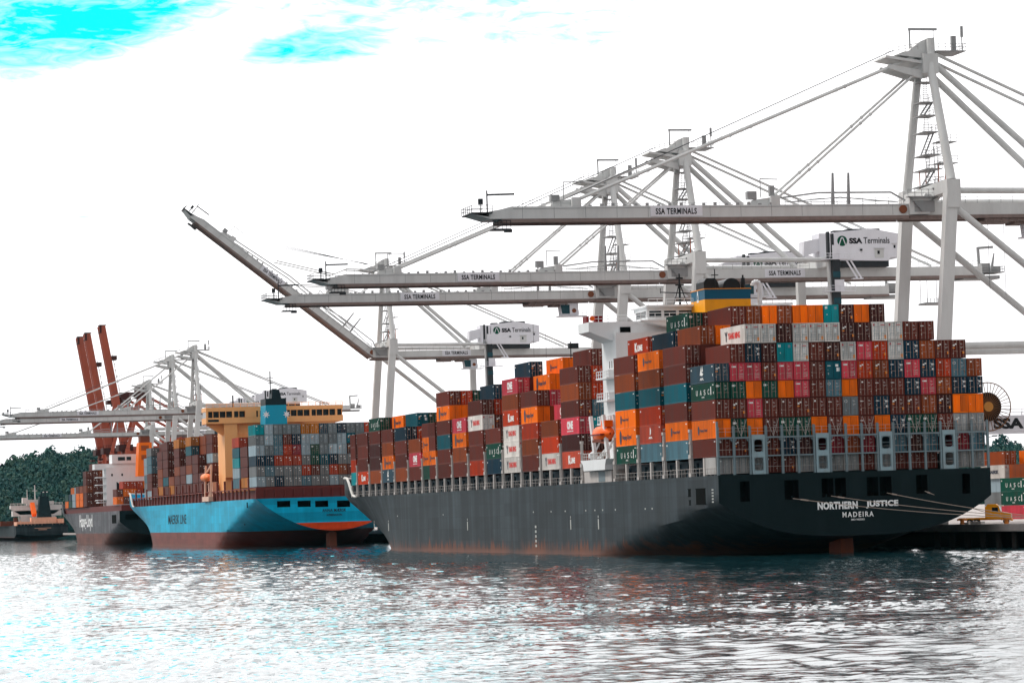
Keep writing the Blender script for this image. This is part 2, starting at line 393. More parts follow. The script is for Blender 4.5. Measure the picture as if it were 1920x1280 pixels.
def transom(B, deck, z0s, holes, rise=5.4, pw=3.0):
    """flat stern with real recesses (x0,x1,z0,z1); the counter curves up from the centreline to the sides"""
    mb = MB(); y = -.012
    arc = lambda x: min(deck, z0s+rise*(abs(x)/B)**pw)
    xs = sorted({round(-B+2*B*i/40, 4) for i in range(41)}|{h for q in holes for h in q[:2]}); zs = sorted({deck}|{h for q in holes for h in q[2:]})
    for xa, xb in zip(xs, xs[1:]):
        lo = max(arc(xa), arc(xb)); up = [z for z in zs if z > lo+.02] or [deck]; xm = (xa+xb)/2
        mb.add([(xa,y,arc(xa)),(xb,y,arc(xb)),(xb,y,up[0]),(xa,y,up[0])], [(0,1,2,3)])
        for za, zb in zip(up, up[1:]):
            zm = (za+zb)/2
            if any(q[0] < xm < q[1] and q[2] < zm < q[3] for q in holes): continue
            mb.add([(xa,y,za),(xb,y,za),(xb,y,zb),(xa,y,zb)], [(0,1,2,3)])
    inns = []
    for q in holes:
        inn = MB(); inns.append(inn)
        x0,x1,z0,z1 = q
        inn.add([(x0,y,z0),(x1,y,z0),(x1,y,z1),(x0,y,z1),(x0,y+2.6,z0),(x1,y+2.6,z0),(x1,y+2.6,z1),(x0,y+2.6,z1)],
                [(0,1,5,4),(1,2,6,5),(2,3,7,6),(3,0,4,7),(4,5,6,7)])
        inn.box(x0+.3, x0+.7, y+.5, y+1, z0, z0+.6); inn.box(x1-.9, x1-.5, y+.6, y+1.1, z0, z0+.5)
    return mb, inns

DARK = paint('opening_shade', (.0025,.003,.003,1), .9, .1, spec=.05)  # near-black stands in for the shade inside openings
WHITE = paint('ship_white', (.80,.82,.83,1), .45, .12, .5)
GREY = paint('deck_grey', S(116,134,141), .55, .5, .7, dirtcol=(.12,.07,.05,1))
POST = paint('post_grey', S(188,182,178), .55, .4, .8)
SLATE = paint('coaming_slate', S(58,74,84), .6, .35, .5)
GLASS = paint('window_glass', (.012,.02,.024,1), .08, 0)
BLACK = paint('black_paint', (.012,.013,.015,1), .5, .2)
ORANGE = paint('lifeboat_orange', S(255,105,15), .4, .15)
RUSTY = paint('rusty_steel', S(120,62,42), .7, .5, .9)

# ==================================================================  the near ship: grey hull, white deckhouse
NX, NY, NL, NB = 167.4, 475.33, 332, 21.4
hp = hull_paint('grey_hull_paint', (.019,.028,.034,1), None, 0, .95, .55, 4.2)
ship = empty('container_ship', (NX, NY, 0), 'huge dark grey container ship with a white deckhouse and rust along its waterline', 'container ship', 'container ships along the quay')
hull = hull_mesh(NL, NB, 12.1, 2.6, 78, 4.4).build('hull', hp, ship, smooth=True)
bulwark_rim(NL, NB, 12.1, 2.6, 78, 4.4, paint('rim_white', S(214,212,206), .5, .3), ship)
holes = [(149.3-NX,150.8-NX,7.9+.2,11.1),(156.2-NX,158.4-NX,8.2,11.1),(162.0-NX,163.85-NX,8.4,11.2),(164.1-NX,165.8-NX,8.4,11.2),
         (169.1-NX,170.9-NX,8.4,11.2),(171.15-NX,173.0-NX,8.4,11.2),(176.9-NX,178.7-NX,8.5,11.3),(184.2-NX,185.5-NX,8.3,11.3)]
tp = paint('shaded_transom_paint', (.0055,.014,.0165,1), .6, .35, .4, spec=.1, dirtcol=(.02,.03,.035,1))  # hull paint darkened: the stern's shade is put into its colour
tm, ti = transom(NB, 12.1, 2.6, holes)
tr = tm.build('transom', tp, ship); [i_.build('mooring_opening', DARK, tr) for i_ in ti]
mb = MB()
put_text(mb, 'NORTHERN', (164.4-NX,-.03,7.12), 6.3, 1.15, 'aft', 0, .05, 1.06)
put_text(mb, 'JUSTICE', (171.4-NX,-.03,7.12), 5.1, 1.15, 'aft', 0, .05, 1.06)
put_text(mb, 'MADEIRA', (167.55-NX,-.03,5.72), 4.9, .78, 'aft', 0, .025, 1.35)
put_text(mb, 'IMO 9450301', (167.5-NX,-.03,4.95), 2.1, .28, 'aft')
mb.build('lettering', paint('white_lettering', (.92,.92,.92,1), .5, .04), tr)
# flat shade-black plates for side openings, draught marks and fender marks on the port side
mb = MB(); px = -NB-.012
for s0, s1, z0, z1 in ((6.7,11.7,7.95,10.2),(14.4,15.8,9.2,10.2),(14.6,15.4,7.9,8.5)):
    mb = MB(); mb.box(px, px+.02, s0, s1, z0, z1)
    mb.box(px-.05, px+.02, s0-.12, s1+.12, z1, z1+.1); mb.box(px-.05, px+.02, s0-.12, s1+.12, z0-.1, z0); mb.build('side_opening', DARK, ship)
mb = MB()
for s in (3.0,):
    for i in range(5): mb.box(px-.01, px+.02, s-.35, s+.5, 8.1+i*.45, 8.3+i*.45)
for s in (69,87.5,168,262,246):
    mb.box(px-.01, px+.02, s-.28, s+.28, 4.3, 6.0); mb.box(px-.01, px+.02, s-.15, s+.15, 6.2, 6.6)
for s in (36,40,58,66,71,77,91,101,114,190,236): mb.box(px-.01, px+.02, s-.25, s+.25, 7.35, 7.6)
for i in range(5): mb.box(px-.01, px+.02, 112.2, 113.2, 1.2+i*.85, 1.65+i*.85)
mb.build('hull_mark', paint('worn_white', S(188,190,186), .6, .5, 1.5), hull)
mb = MB(); mb.box(-1.0, 1.0, 5.0, 10.5, -1, 2.7); mb.build('rudder', RUSTY, ship)
# hatch coaming / passageway wall seen between the posts, and the deck edge rail
mb = MB()
for s0, s1 in ((9.2, 58), (80, 292)):
    mb.box(-NB+2.6, NB-2.6, s0, s1, 13.2, 14.2); mb.box(-NB+2.6, NB-2.6, s0, s1, 12.06, 13.2, 1)
    s = s0
    while s < s1-4:
        mb.box(-NB+2.3, -NB+2.6, s+1.0, s+3.4, 12.3, 13.4+.5*random.random(), 1); mb.box(-NB+2.2, -NB+2.6, s+4.2, s+4.7, 12.06, 14.2)
        s += 4.83
mb.box(-NB+2.6, NB-2.6, 9.2, 58, 14.2, 14.62); mb.box(-NB+2.6, NB-2.6, 80, 290, 14.2, 14.62)
mb.build('hatch_coaming', [SLATE, BLACK], ship)
mb = MB(); mb.rail([(-NB+.15, .3, 12.1), (-NB+.15, 58, 12.1)], 1.15, .028, 1.9); mb.rail([(-NB+.15, 78, 12.1), (-NB+.15, 288, 12.1)], 1.15, .028, 1.9)
mb.build('deck_railing', POST, ship)
# posts along the port side: slotted ones between bays, plain ones at mid-bay
slot = MB()
for dy_ in (-.42, .42): slot.box(-.2, .2, dy_-.13, dy_+.13, 0, 3.0); slot.box(-.16, .16, dy_*.7-.09, dy_*.7+.09, 3.0, 7.0)
slot.box(-.28, .28, -.58, .58, 2.75, 3.35); slot.box(-.28, .28, -.58, .58, 0, .5); slot.box(-.24, .24, -.42, .42, 6.75, 7.2); slot.box(-.22, .22, -.4, .4, 5.0, 5.25)
slot_me = slot.data('support_post', POST); plain = MB(); plain.box(-.2, .2, -.33, .33, 0, 2.68); plain_me = plain.data('support_post', POST)
bays = [14.67,29.2,43.9,58.3,79.6,94.1,108.8,123.3,137.8,152.5,167.1,181.5,196,210.2,224.6,238.9,253.1,267.4,282.0]
for s in bays: link('support_post', slot_me, ship, (-NB+.32, s, 12.1))
for s in [7.5]+[(a+b)/2 for a, b in zip(bays, bays[1:]) if b-a < 16]+[288.6]: link('support_post', plain_me, ship, (-NB+.3, s, 12.1))
# lashing frame across the stern: posts at the column lines, cross beams, four plated bays with two windows each
mb = MB(); x0 = 146.2-NX-.03
for c in range(18):
    x = x0+2.5*c; mb.box(x-.17, x+.09, .1, .5, 12.1, 19.3 if c else 20.0)
    mb.box(x+.16, x+.32, .5, 1.0, 12.1, 19.2)
fr = mb.build('lashing_frame', GREY, ship)
mb = MB()
for z0, z1 in ((14.65,14.95),(17.35,17.7)): mb.box(x0, x0+42.5, .15, .5, z0+.06, z1-.04)
for c in range(17):
    if c in (2,6,10,14): continue
    x = x0+2.5*c
    for sx_ in (0, 1):
        xa = x+.2 if sx_ == 0 else x+2.24; d_ = .3 if sx_ == 0 else -.3
        mb.prism([(xa, 17.35), (xa+d_, 17.35), (xa, 16.95)], 1, .17, .48)
mb.build('cross_beam', GREY, fr)
mb = MB()
for z in (18.45, 18.95, 15.8, 13.2): mb.tube((x0, .12, z), (x0+42.5, .12, z), .018, n=4)
for c in range(17): mb.tube((x0+2.5*c+1.2, .12, 17.7), (x0+2.5*c+1.2, .12, 18.95), .025, n=4)
mb.build('guard_rail', POST, fr)
for c in (2,6,10,14):
    mb = MB(); xa, xb = x0+2.5*c+.2, x0+2.5*c+2.26
    cx = (xa+xb)/2
    zz = [12.1,12.65,14.55,15.4,17.2,17.95]; xx = [xa, cx-.64, cx+.64, xb]
    for i in range(3):
        for j in range(5):
            if i == 1 and j in (1, 3): continue
            mb.box(xx[i], xx[i+1], .05, .4, zz[j], zz[j+1])
    pl = mb.build('plated_bay', paint('pale_frame_grey', S(142,166,174), .5, .5, .9, dirtcol=(.20,.10,.06,1)), fr)
    mb = MB()
    for za, zb in ((12.65,14.55),(15.4,17.2)):
        mb.box(cx-.72, cx-.64, .02, .1, za, zb); mb.box(cx+.64, cx+.72, .02, .1, za, zb); mb.box(cx-.72, cx+.72, .02, .1, zb, zb+.07)
        for sx_ in (-1, 1):
            for zc, dz in ((za, .25), (zb, -.25)): mb.prism([(cx+sx_*.64, zc), (cx+sx_*.36, zc), (cx+sx_*.64, zc+dz)], 1, .06, .38)
        mb.tube((cx-.64,.1,(za+zb)/2), (cx+.64,.1,(za+zb)/2), .04, n=4)
    mb.build('window_frame', GREY, pl)
# lashing rods crossing the lowest tier above the frame
for c in range(17):
    if c in (0, 2, 6, 8, 10, 15): continue
    mb = MB(); x = x0+2.5*c; mb.tube((x+.35, .7, 20.3), (x+1.25, .55, 17.8), .03, n=4); mb.tube((x+2.2, .7, 20.3), (x+1.3, .55, 17.8), .03, n=4); mb.build('lashing_rod', POST, fr)
# white deckhouse with bridge and wings
dh = MB(); q = lambda x: x-NX
dh.box(q(149.2), q(186), 66, 75, 12, 37.0); dh.box(q(150.2), q(185), 60.5, 66, 12, 30.0)
dh.prism([(q(145.0), 38.9), (q(145.0), 37.3), (q(149.3), 35.6), (q(151.5), 35.2), (q(184), 35.2), (q(189.8), 37.3), (q(189.8), 38.9)], 1, 67.5, 74.5)
house = dh.build('deckhouse', WHITE, ship)
mb = MB(); mb.box(q(155), q(180), 66.4, 75, 38.9, 39.5); mb.box(q(155), q(180), 67, 75, 40.6, 41.2); mb.box(q(154.6), q(180.4), 65.6, 75.4, 41.2, 41.5)
for x in (155,157.6,160.2,163,170,176,179.6): mb.box(q(x), q(x)+.45, 67, 67.4, 39.5, 40.6)
mb.box(q(153.2), q(162), 64.3, 66.4, 38.75, 38.95); mb.prism([(q(153.2),38.75),(q(162),38.75),(q(162),37.0)], 1, 64.4, 66.4)
br = mb.build('bridge', WHITE, house)
mb = MB(); mb.box(q(155.3), q(179.7), 67.2, 74.8, 39.5, 40.6); mb.build('bridge_window', GLASS, br)
mb = MB(); mb.rail([(q(145.1), 67.6, 38.9), (q(155), 67.6, 38.9)], 1.1, .05, 1.5); mb.rail([(q(153.2),64.4,38.95),(q(162),64.4,38.95)], 1.1, .05, 1.2); mb.rail([(q(155),65.8,41.5),(q(166),65.8,41.5)], 1.0, .05, 1.5)
mb.build('wing_railing', WHITE, house)
mb = MB(); mb.box(q(150.4), q(152.2), 67.3, 67.5, 35.9, 38.0); mb.build('wing_opening', DARK, house)  # flat black plate painted for the shade in the opening
mb = MB()
for i in range(3): mb.box(q(149.15), q(149.2), 67.3+i*1.4, 67.7+i*1.4, 31.2, 32.4)
for z in (28.5, 25.5, 22.5, 19.5): mb.box(q(150.15), q(150.2), 61.5, 62.4, z, z+1); mb.box(q(150.15), q(150.2), 64, 64.9, z, z+1)
mb.build('porthole', GLASS, house)
mb = MB()
for z in (29.6, 25.9, 22.0):
    mb.box(q(147.4), q(149.3), 66, 73, z-.25, z); mb.rail([(q(147.5),66.1,z),(q(147.5),72.9,z)], 1.1, .06, 1.2); mb.rail([(q(149.2),66.1,z),(q(147.5),66.1,z)], 1.1, .06, .9)
    mb.box(q(148), q(149), 67, 68.3, z, z+1.3)
mb.build('balcony', WHITE, house)
mb = MB(); mb.box(q(145.05), q(145.5), 69, 71.5, 38.9, 40); mb.box(q(146.3), q(147.6), 68, 69, 38.9, 40); mb.build('wing_locker', paint('red_locker', S(120,20,25), .5), house)
mb = MB(); mb.tube((q(145.6), 67.3, 39.5), (q(145.6), 67.5, 39.5), .42, .42, 12); mb.build('lifebuoy', ORANGE, house)
mb = MB(); mb.tube((q(146.2), 84.5, 33.6), (q(146.2), 84.5, 36.6), .09); mb.box(q(145.8), q(147.5), 84, 85, 35.4, 36.3); mb.build('floodlight', BLACK, ship)
mb = MB()
mb.tube((q(161.8),70,41.4), (q(161.8),70,47), .22, .14, 6); mb.beam((q(160.6),70,41.4),(q(161.8),70,45.5),.14,.14); mb.beam((q(163.2),70,41.4),(q(161.8),70,45.5),.14,.14)
mb.beam((q(158.4),70,43.9),(q(164.8),70,43.6),.16,.16); mb.tube((q(158.4),70,43.7),(q(158.4),70,44.6),.06); mb.box(q(161.2), q(162.4), 69.8, 70.2, 46.1, 46.4); mb.box(q(161.1), q(162.5), 69.8, 70.2, 45.0, 45.2)
mb.build('radar_mast', BLACK, house)
fu = MB(); fu.prism([(q(162.9),59.2),(q(170.9),59.2),(q(170.9),67),(q(162.9),67)], 2, 41.9, 43.55); funnel = fu.build('funnel', paint('funnel_teal', S(0,88,118), .45, .2), ship)
mb = MB(); mb.prism([(q(162.9),59.2),(q(170.9),59.2),(q(170.9),67),(q(162.9),67)], 2, 28, 41.9); mb.build('funnel_band', paint('funnel_yellow', S(255,172,20), .45, .25), funnel)
mb = MB(); mb.box(q(162.8), q(171.0), 59.1, 67.1, 43.55, 43.7); mb.build('funnel_rim', paint('funnel_trim', S(230,150,60), .5), funnel)
mb = MB(); mb.prism([(q(163.2),43.7),(q(163.2),44.9),(q(163.7),45.5),(q(165.2),45.5),(q(165.7),44.8),(q(165.9),43.7)], 1, 60.5, 65)
pts = [(q(166.4)+1.5-1.5*math.cos(math.pi*i/10), 44.1+1.35*math.sin(math.pi*i/10)) for i in range(11)]
mb.prism([(q(166.4),43.7)]+pts+[(q(169.4),43.7)], 1, 60, 66); mb.tube((q(170.2),61,43.7),(q(170.2),61,45.5),.42,.36,10); mb.tube((q(170.2),61,45.5),(q(170.2),61,46),.16); mb.tube((q(165.0),60,43.7),(q(165.0),60,47),.09); mb.box(q(164.4), q(165.6), 59.9, 60.1, 45.9, 46.05)
mb.build('exhaust_pipe', BLACK, funnel)
mb = MB(); put_poly(mb, [(-.6,-1),(.6,-1),(.15,1),(-.15,1)], (q(162.9)-.01, 63.2, 42.6), 'port'); put_text(mb, 'A', (q(162.9)-.04, 63.2, 42.4), .8, .9, 'port', 1); mb.build('emblem', [WHITE, paint('funnel_teal', (1,1,1,1))], funnel)
mb = MB(); pts = [(q(172.6), 59.5, 42.5), (q(172.6), 59.5, 44.1)]+[(q(172.0)+.6*math.cos(a), 59.5, 44.1+.6*math.sin(a)) for a in (.5,1,1.5,2.1,2.7,3.14)]; mb.path(pts, .42, 8); mb.path([(q(172.6),59.5,38),(q(172.6),59.5,42.6)], .42, 8); mb.box(q(171.2), q(178), 58.8, 66, 38, 40.6); mb.rail([(q(171.2),58.9,40.6),(q(178),58.9,40.6)],1.0,.06,1.0)
mb.build('ventilator', WHITE, ship)
# lifeboat on its davits and the white platform under it
lb = MB(); n = 12; rings = []
for i, (t, r) in enumerate(((0,.1),(.08,.62),(.25,.95),(.5,1.0),(.75,.95),(.92,.62),(1,.1))):
    ring = []
    for j in range(n):
        a = 2*math.pi*j/n; ring.append((q(146.4)+1.5*r*math.cos(a), 61.2+8.4*t, 20.1+(1.45 if math.sin(a) > 0 else 1.5)*r*math.sin(a)*(1 if math.sin(a) < 0 else 1.0)))
    rings.append(ring)
vs = [p for r_ in rings for p in r_]; fs = [(i*n+j, i*n+(j+1)%n, (i+1)*n+(j+1)%n, (i+1)*n+j) for i in range(6) for j in range(n)]
lb.add(vs, fs); lb.box(q(145.7), q(147.1), 61.8, 64.3, 21.2, 22.3); boat = lb.build('lifeboat', ORANGE, ship, smooth=True)
mb = MB(); mb.box(q(144.86), q(147.94), 61.8, 69, 19.9, 20.1); mb.box(q(145.2), q(147.6), 62.6, 68.4, 18.75, 19.2, 1); mb.build('rubbing_strake', [paint('red_locker',(1,1,1,1)), RUSTY], boat)
mb = MB()
for s in (61.4, 69.6):
    mb.beam((q(146.0), s, 16), (q(145.8), s+1.6, 23.2), .5, .7); mb.beam((q(148.2), s, 16), (q(147.4), s+1.2, 23.2), .35, .5)
    mb.beam((q(146.2), s, 17.6), (q(147.5), s-.6, 20.6), .25, .25)
for i in range(2): mb.beam((q(145.7), 64.8+i*1.5, 16.1), (q(146.8), 62.6+i*1.5, 18), .6, .2)
mb.ball((q(146), 71.3, 16.6), .8, 0, 1); mb.build('davit', WHITE, ship)
mb = MB(); mb.prism([(59.9,15.9),(76.5,15.9),(75,15.1),(74.6,14.1),(60.8,14.1),(60.6,15)], 0, q(145.2), q(149.6)); mb.build('fairlead_platform', WHITE, ship)
mb = MB(); mb.box(q(146.2), q(149), 60.5, 78, 12.1, 14.0); mb.rail([(q(145.5),60,15.9),(q(145.5),76,15.9)],1.1,.06,1.2); mb.build('deck_machinery', [POST], ship)
mb = MB(); mb.box(q(146.15), q(146.2), 64.5, 68.6, 12.2, 13.9); mb.build('stowed_box', GREY, ship)
# ------------------------------------------------------------------ shipping containers
COL = {  # code: (colour, word)
 'b': (S(104,44,34), 'brown'), 'r': (S(144,66,28), 'rust brown'), 'R': (S(188,54,8), 'brick red'), 'o': (S(255,118,0), 'orange'),
 'p': (S(212,68,84), 'pink'), 'g': (S(6,74,60), 'dark green'), 'n': (S(0,50,70), 'navy'), 't': (S(0,92,106), 'teal blue'),
 'y': (S(84,122,136), 'blue grey'), 'w': (S(226,220,214), 'white'), 'W': (S(176,174,172), 'pale grey'), 'k': (S(70,30,28), 'dark brown'),
 'c': (S(0,150,158), 'turquoise'), 's': (S(190,76,54), 'salmon red'), 'S': (S(52,78,92), 'slate'), 'G': (S(124,128,130), 'mid grey'),
 'm': (S(136,30,46), 'crimson'), 'h': (S(160,180,190), 'pale blue'), 'O': (S(196,116,30), 'ochre')}
CM = {}
def cmat(k):
    if k not in CM: CM[k] = paint('container_'+COL[k][1].replace(' ', '_'), COL[k][0], .6, .85, .42, True, .22, spec=.14)
    return CM[k]
MARK = paint('marking_white', (.82,.82,.80,1), .5, .1); ROD = paint('lock_rod_steel', S(168,140,128), .5, .3); TAGO = paint('marking_orange', S(255,150,30), .5, .1)
SEAL = paint('door_gasket', (.010,.008,.008,1), .8, 0); PALE = paint('lock_rod_pale', S(120,140,150), .5, .2)
CH = 2.86
def body_mesh(Lc, k):
    mb = MB(); X_ = 1.185; H = CH
    # corrugated side walls
    for sd_ in (-1, 1):
        y = .14; prof = [(X_-.005, y)]; P_ = (Lc-.28)/max(1, round((Lc-.28)/.28))
        while y < Lc-.15:
            for dx, dy_ in ((0,.07),(.036,.07+.07),(.036,.14+.07),(0,P_)): prof.append((X_-.005-dx, y+dy_))
            y += P_
        n = len(prof)
        mb.add([(sd_*p[0], min(p[1], Lc-.14), z) for z in (.16, H-.12) for p in prof], [(i, i+1, n+i+1, n+i) for i in range(n-1)])
        mb.box(sd_*X_-.06 if sd_ > 0 else -X_, X_ if sd_ > 0 else -X_+.06, 0, Lc, 0, .16); mb.box(sd_*X_-.06 if sd_ > 0 else -X_, X_ if sd_ > 0 else -X_+.06, 0, Lc, H-.12, H)
        for y0 in (0, Lc-.15): mb.box(X_-.12 if sd_ > 0 else -X_, X_ if sd_ > 0 else -X_+.12, y0, y0+.15, .16, H-.12)
        for y0 in (-.004, Lc-.17):     # corner castings
            for z0 in (-.01, H-.11): mb.box(X_-.16 if sd_ > 0 else -X_-.006, X_+.006 if sd_ > 0 else -X_+.16, y0, y0+.178, z0, z0+.12, 1)
    mb.add([(-X_+.06,.02,H-.03),(X_-.06,.02,H-.03),(X_-.06,Lc-.02,H-.03),(-X_+.06,Lc-.02,H-.03)], [(0,1,2,3)])
    mb.add([(-X_+.06,.02,.1),(X_-.06,.02,.1),(X_-.06,Lc-.02,.1),(-X_+.06,Lc-.02,.1)], [(3,2,1,0)])
    mb.add([(-X_+.1,Lc-.04,.1),(X_-.1,Lc-.04,.1),(X_-.1,Lc-.04,H-.1),(-X_+.1,Lc-.04,H-.1)], [(3,2,1,0)])
    mb.add([(-X_+.1,.11,.1),(X_-.1,.11,.1),(X_-.1,.11,H-.1),(-X_+.1,.11,H-.1)], [(0,1,2,3)], 3)
    mb.box(-X_+.12, X_-.12, .01, .1, 0, .17); mb.box(-X_+.12, X_-.12, .01, .1, H-.13, H)
    # number plates stencilled near the ends of the port side
    xs = -X_-.004
    for i, (y0, y1, z0, z1) in enumerate(((Lc-.9,Lc-.45,H-.7,H-.45),(.55,.75,.9,1.3),(.5,1.1,H-.5,H-.34))): 
        if Lc > 8 and (i == 2 or k in 'yRnSg'): mb.box(xs, xs+.01, y0, y1, z0, z1, 2)
    return mb.data('shipping_container', [cmat(k), cmat(k), MARK, SEAL])
def door_mesh(side, k, var):
    """one door leaf (side -1 left, +1 right): ribbed panel, two lock rods with handles, stencilled marks"""
    mb = MB(); H = CH; x0, x1 = (-1.06, -.032) if side < 0 else (.032, 1.06)
    mb.box(x0, x1, .06, .09, .19, H-.15)
    for i in range(5):
        z0 = .24+i*(H-.5)/5; mb.box(x0+.07, x1-.07, .035, .06, z0+.06, z0+(H-.5)/5-.06)
    white = k in 'wWG'; rod = 4 if white else 1
    if k not in 'oct':
        for xr in (.24, .78): mb.tube((x0+xr*1.08, 0, .1), (x0+xr*1.08, 0, H-.1), .030, n=5, mi=rod)
    else:
        for xr in (.24, .78): mb.tube((x0+xr*1.08, .01, .1), (x0+xr*1.08, .01, H-.1), .024, n=5, mi=0)
    for xr, z in ((.3,1.05),(.62,1.05)): mb.box(x0+xr, x0+xr+.34, -.005, .02, z, z+.05, rod if k not in 'oct' else 0)
    if k not in 'oct':
        for z in (.28, .95, 1.7, H-.3):
            for xr in (.2, .74): mb.box(x0+xr*1.08, x0+xr*1.08+.10, -.012, .01, z, z+.07, rod)
    y0, y1 = .018, .032
    def mk(xa, xb, za, zb, mi=2): mb.box(x0+xa, x0+xb, y0, y1, za, zb, mi)
    if k == 'w':
        for z in (.75, 1.45, 2.1): mk(.03, 1.05, z, z+.03, 4)
        for xr in (.52,): mk(xr, xr+.03, .2, H-.2, 4)
    if side < 0:
        if k == 'g': mk(.12,.52,H-.85,H-.5); mk(.65,.72,H-.72,H-.6)
        elif k == 'p': mk(.14,.85,H-.72,H-.48); mk(.2,.34,.9,1.05)
        elif k in 'yG': 
            for a in range(10): 
                t0 = 2*math.pi*a/10; mb.box(x0+.34+.2*math.cos(t0)-.04, x0+.34+.2*math.cos(t0)+.04, y0, y1, H-.7+.2*math.sin(t0)-.04, H-.7+.2*math.sin(t0)+.04, 2)
            mk(.25,.38,.7,.8)
        elif k == 'c': mk(.06,.42,H-.65,H-.25); mk(.3,.42,1.25,1.4)
        elif k in 'w': mk(.1,.36,H-.62,H-.3,5); mk(.16,.4,1.45,1.85)
        elif k == 'o': mk(.2,.24,1.2,1.3) if var else None
        elif var == 0: mk(.2,.52,H-1.0,H-.72); mk(.56,.84,H-.8,H-.58); mk(.16,.5,1.5,1.66,3); mk(.2,.32,.65,.8)
        elif var == 1: mk(.4,.66,H-.66,H-.42); mk(.16,.26,1.05,1.15); mk(.18,.3,.5,.72)
        else: mk(.14,.5,H-.82,H-.66); mk(.56,.66,H-.8,H-.7); mk(.18,.28,1.4,1.5); mk(.2,.32,.7,1.0)
    else:
        if k == 'w': mk(.2,.62,1.3,1.95); mk(.72,1.02,.3,.85,3); mk(.15,.9,H-.55,H-.42,5)
        elif k == 'c': mk(.5,.9,H-.75,H-.3,4)
        elif k == 't': mk(.3,.75,H-.9,H-.5); mk(.45,.95,1.2,1.8)
        elif k != 'o':
            for i, z in enumerate((H-.62,H-.76,1.7,1.5)): mk(.3+.05*(i % 2), .56+.1*((i*7) % 3), z, z+.035)
            if var == 0 and k in 'brkR': mk(.66,.92,.66,1.05,3)
            if var == 1: mk(.76,.86,.6,.8)
            if k in 'n': mk(.5,.95,H-.95,H-.7); mk(.6,.92,1.05,1.4)
            if k in 'y': mk(.72,.98,.55,.85,6)
            if k == 'p': 
                for z in (.5,.8,1.1): mk(.15,.9,z,z+.04)
    return mb.data('door', [cmat(k), ROD, MARK, TAGO, PALE, paint('marking_red', S(190,40,45), .5), BLACK])
BODY, DOOR, LOGO = {}, {}, {}
RED = paint('lettering_red', S(214,52,44), .5, .1); DKL = paint('lettering_navy', S(38,44,62), .5, .1); GRN = paint('emblem_green', S(0,78,56), .5, .1)
def logo_mesh(kind):
    if kind in LOGO: return LOGO[kind]
    mb = MB(); x = -1.191; H = CH
    if kind in ('HL', 'hl'):
        y0, w_, h_ = (5.6, 7.4, .95) if kind == 'HL' else (6.2, 5.2, .55)
        put_text(mb, 'Hapag-Lloyd', (x, y0, 1.3), w_*.74, h_, 'port', 0, .03)
        e = 1.15 if kind == 'HL' else .7; put_poly(mb, [(-e*.55,-e*.5),(-e*.15,-e),(e*.15,-e),(e*.5,-e*.4),(e*.5,e*.6),(e*.2,e),(-e*.2,e),(-e*.55,e*.5)], (x, y0+w_*.37+e*.8, 1.35), 'port')
        mats = [DKL]
    elif kind == 'UASC':
        [put_text(mb, ch, (x, 9.1-2.0*i, 1.35), .8, .9, 'port', 0, 0) for i, ch in enumerate('UASC')]; mb.box(x-.02, x, 1.7, 2.05, .8, 2.2); put_text(mb, 'UASC', (x, 5.9, .55), 1.4, .25, 'port')
        mats = [MARK]
    elif kind == 'ONE':
        put_text(mb, 'ONE', (x, 6.0, 1.6), 4.0, 1.45, 'port', 0, .06); put_text(mb, 'OCEAN NETWORK EXPRESS', (x, 6.0, .55), 4.2, .2, 'port', 0, .03); mats = [MARK]
    elif kind == 'YM':
        put_text(mb, 'YANG MING', (x, 5.4, 1.45), 6.0, 1.0, 'port', 0, .05)
        put_poly(mb, [(-.7,.75),(-.3,.75),(0,.2),(.3,.75),(.7,.75),(.2,0),(.2,-.75),(-.2,-.75),(-.2,0)], (x, 9.3, 1.45), 'port', 1); mats = [RED, DKL]
    elif kind == 'KL':
        put_text(mb, 'K', (x, 7.2, 1.45), 1.5, 1.5, 'port', 0, .07); put_text(mb, 'LINE', (x, 4.9, 1.3), 3.0, 1.0, 'port', 0, .06); mats = [MARK]
    elif kind == 'APL':
        put_poly(mb, [(-.9,-.3),(-.1,1.1),(.1,.1),(.9,-.1),(.3,-.45)], (x, 6.2, 1.6), 'port'); put_poly(mb, [(.2,.3),(.5,1.2),(.75,.2)], (x, 6.2, 1.6), 'port'); put_text(mb, 'APL', (x, 6.2, .65), 2.0, .4, 'port', 0, .04); mats = [MARK]
    elif kind == 'apl':
        put_poly(mb, [(-.3,-.5),(.3,-.2),(.4,.4),(-.1,.8)], (x, 6.0, 1.75), 'port'); put_text(mb, 'APL', (x, 6.0, .9), 2.2, .32, 'port', 0, .04); mats = [MARK]
    elif kind == 'SL':
        put_text(mb, 'MAERSK', (x, 5.6, 1.4), 5.0, .8, 'port', 0, .05); mats = [DKL]
    LOGO[kind] = mb.data('lettering', mats); return LOGO[kind]
LOGOWORD = {'HL': 'lettered in dark blue', 'hl': 'with small dark lettering', 'UASC': 'lettered in spaced white capitals', 'ONE': 'with bold white lettering', 'YM': 'lettered in red', 'KL': 'with white serif lettering', 'APL': 'with a white sail emblem', 'apl': 'with a small white emblem', 'SL': 'lettered in black'}
N_CONT = 0
def container(x, y, z, k, h, label, group, Lc=12.19, logo=None, doors=True, rz=0):
    """x: centre across, y: aft end, z: underside"""
    global N_CONT; N_CONT += 1
    if (k, Lc) not in BODY: BODY[(k, Lc)] = body_mesh(Lc, k)
    jx = random.uniform(-.03, .03); jy = random.uniform(-.08, .08)
    o = link('shipping_container', BODY[(k, Lc)], None, (x+jx, y+jy, z)); o.scale = (1, 1, h/CH); o.rotation_euler = (0, 0, rz)
    tag(o, label, 'shipping container', group)
    if doors:
        var = random.randrange(3)
        for sd_ in (-1, 1):
            if (sd_, k, var) not in DOOR: DOOR[(sd_, k, var)] = door_mesh(sd_, k, var)
            link('door', DOOR[(sd_, k, var)], o)
    if logo: link('lettering', logo_mesh(logo), o)
    return o
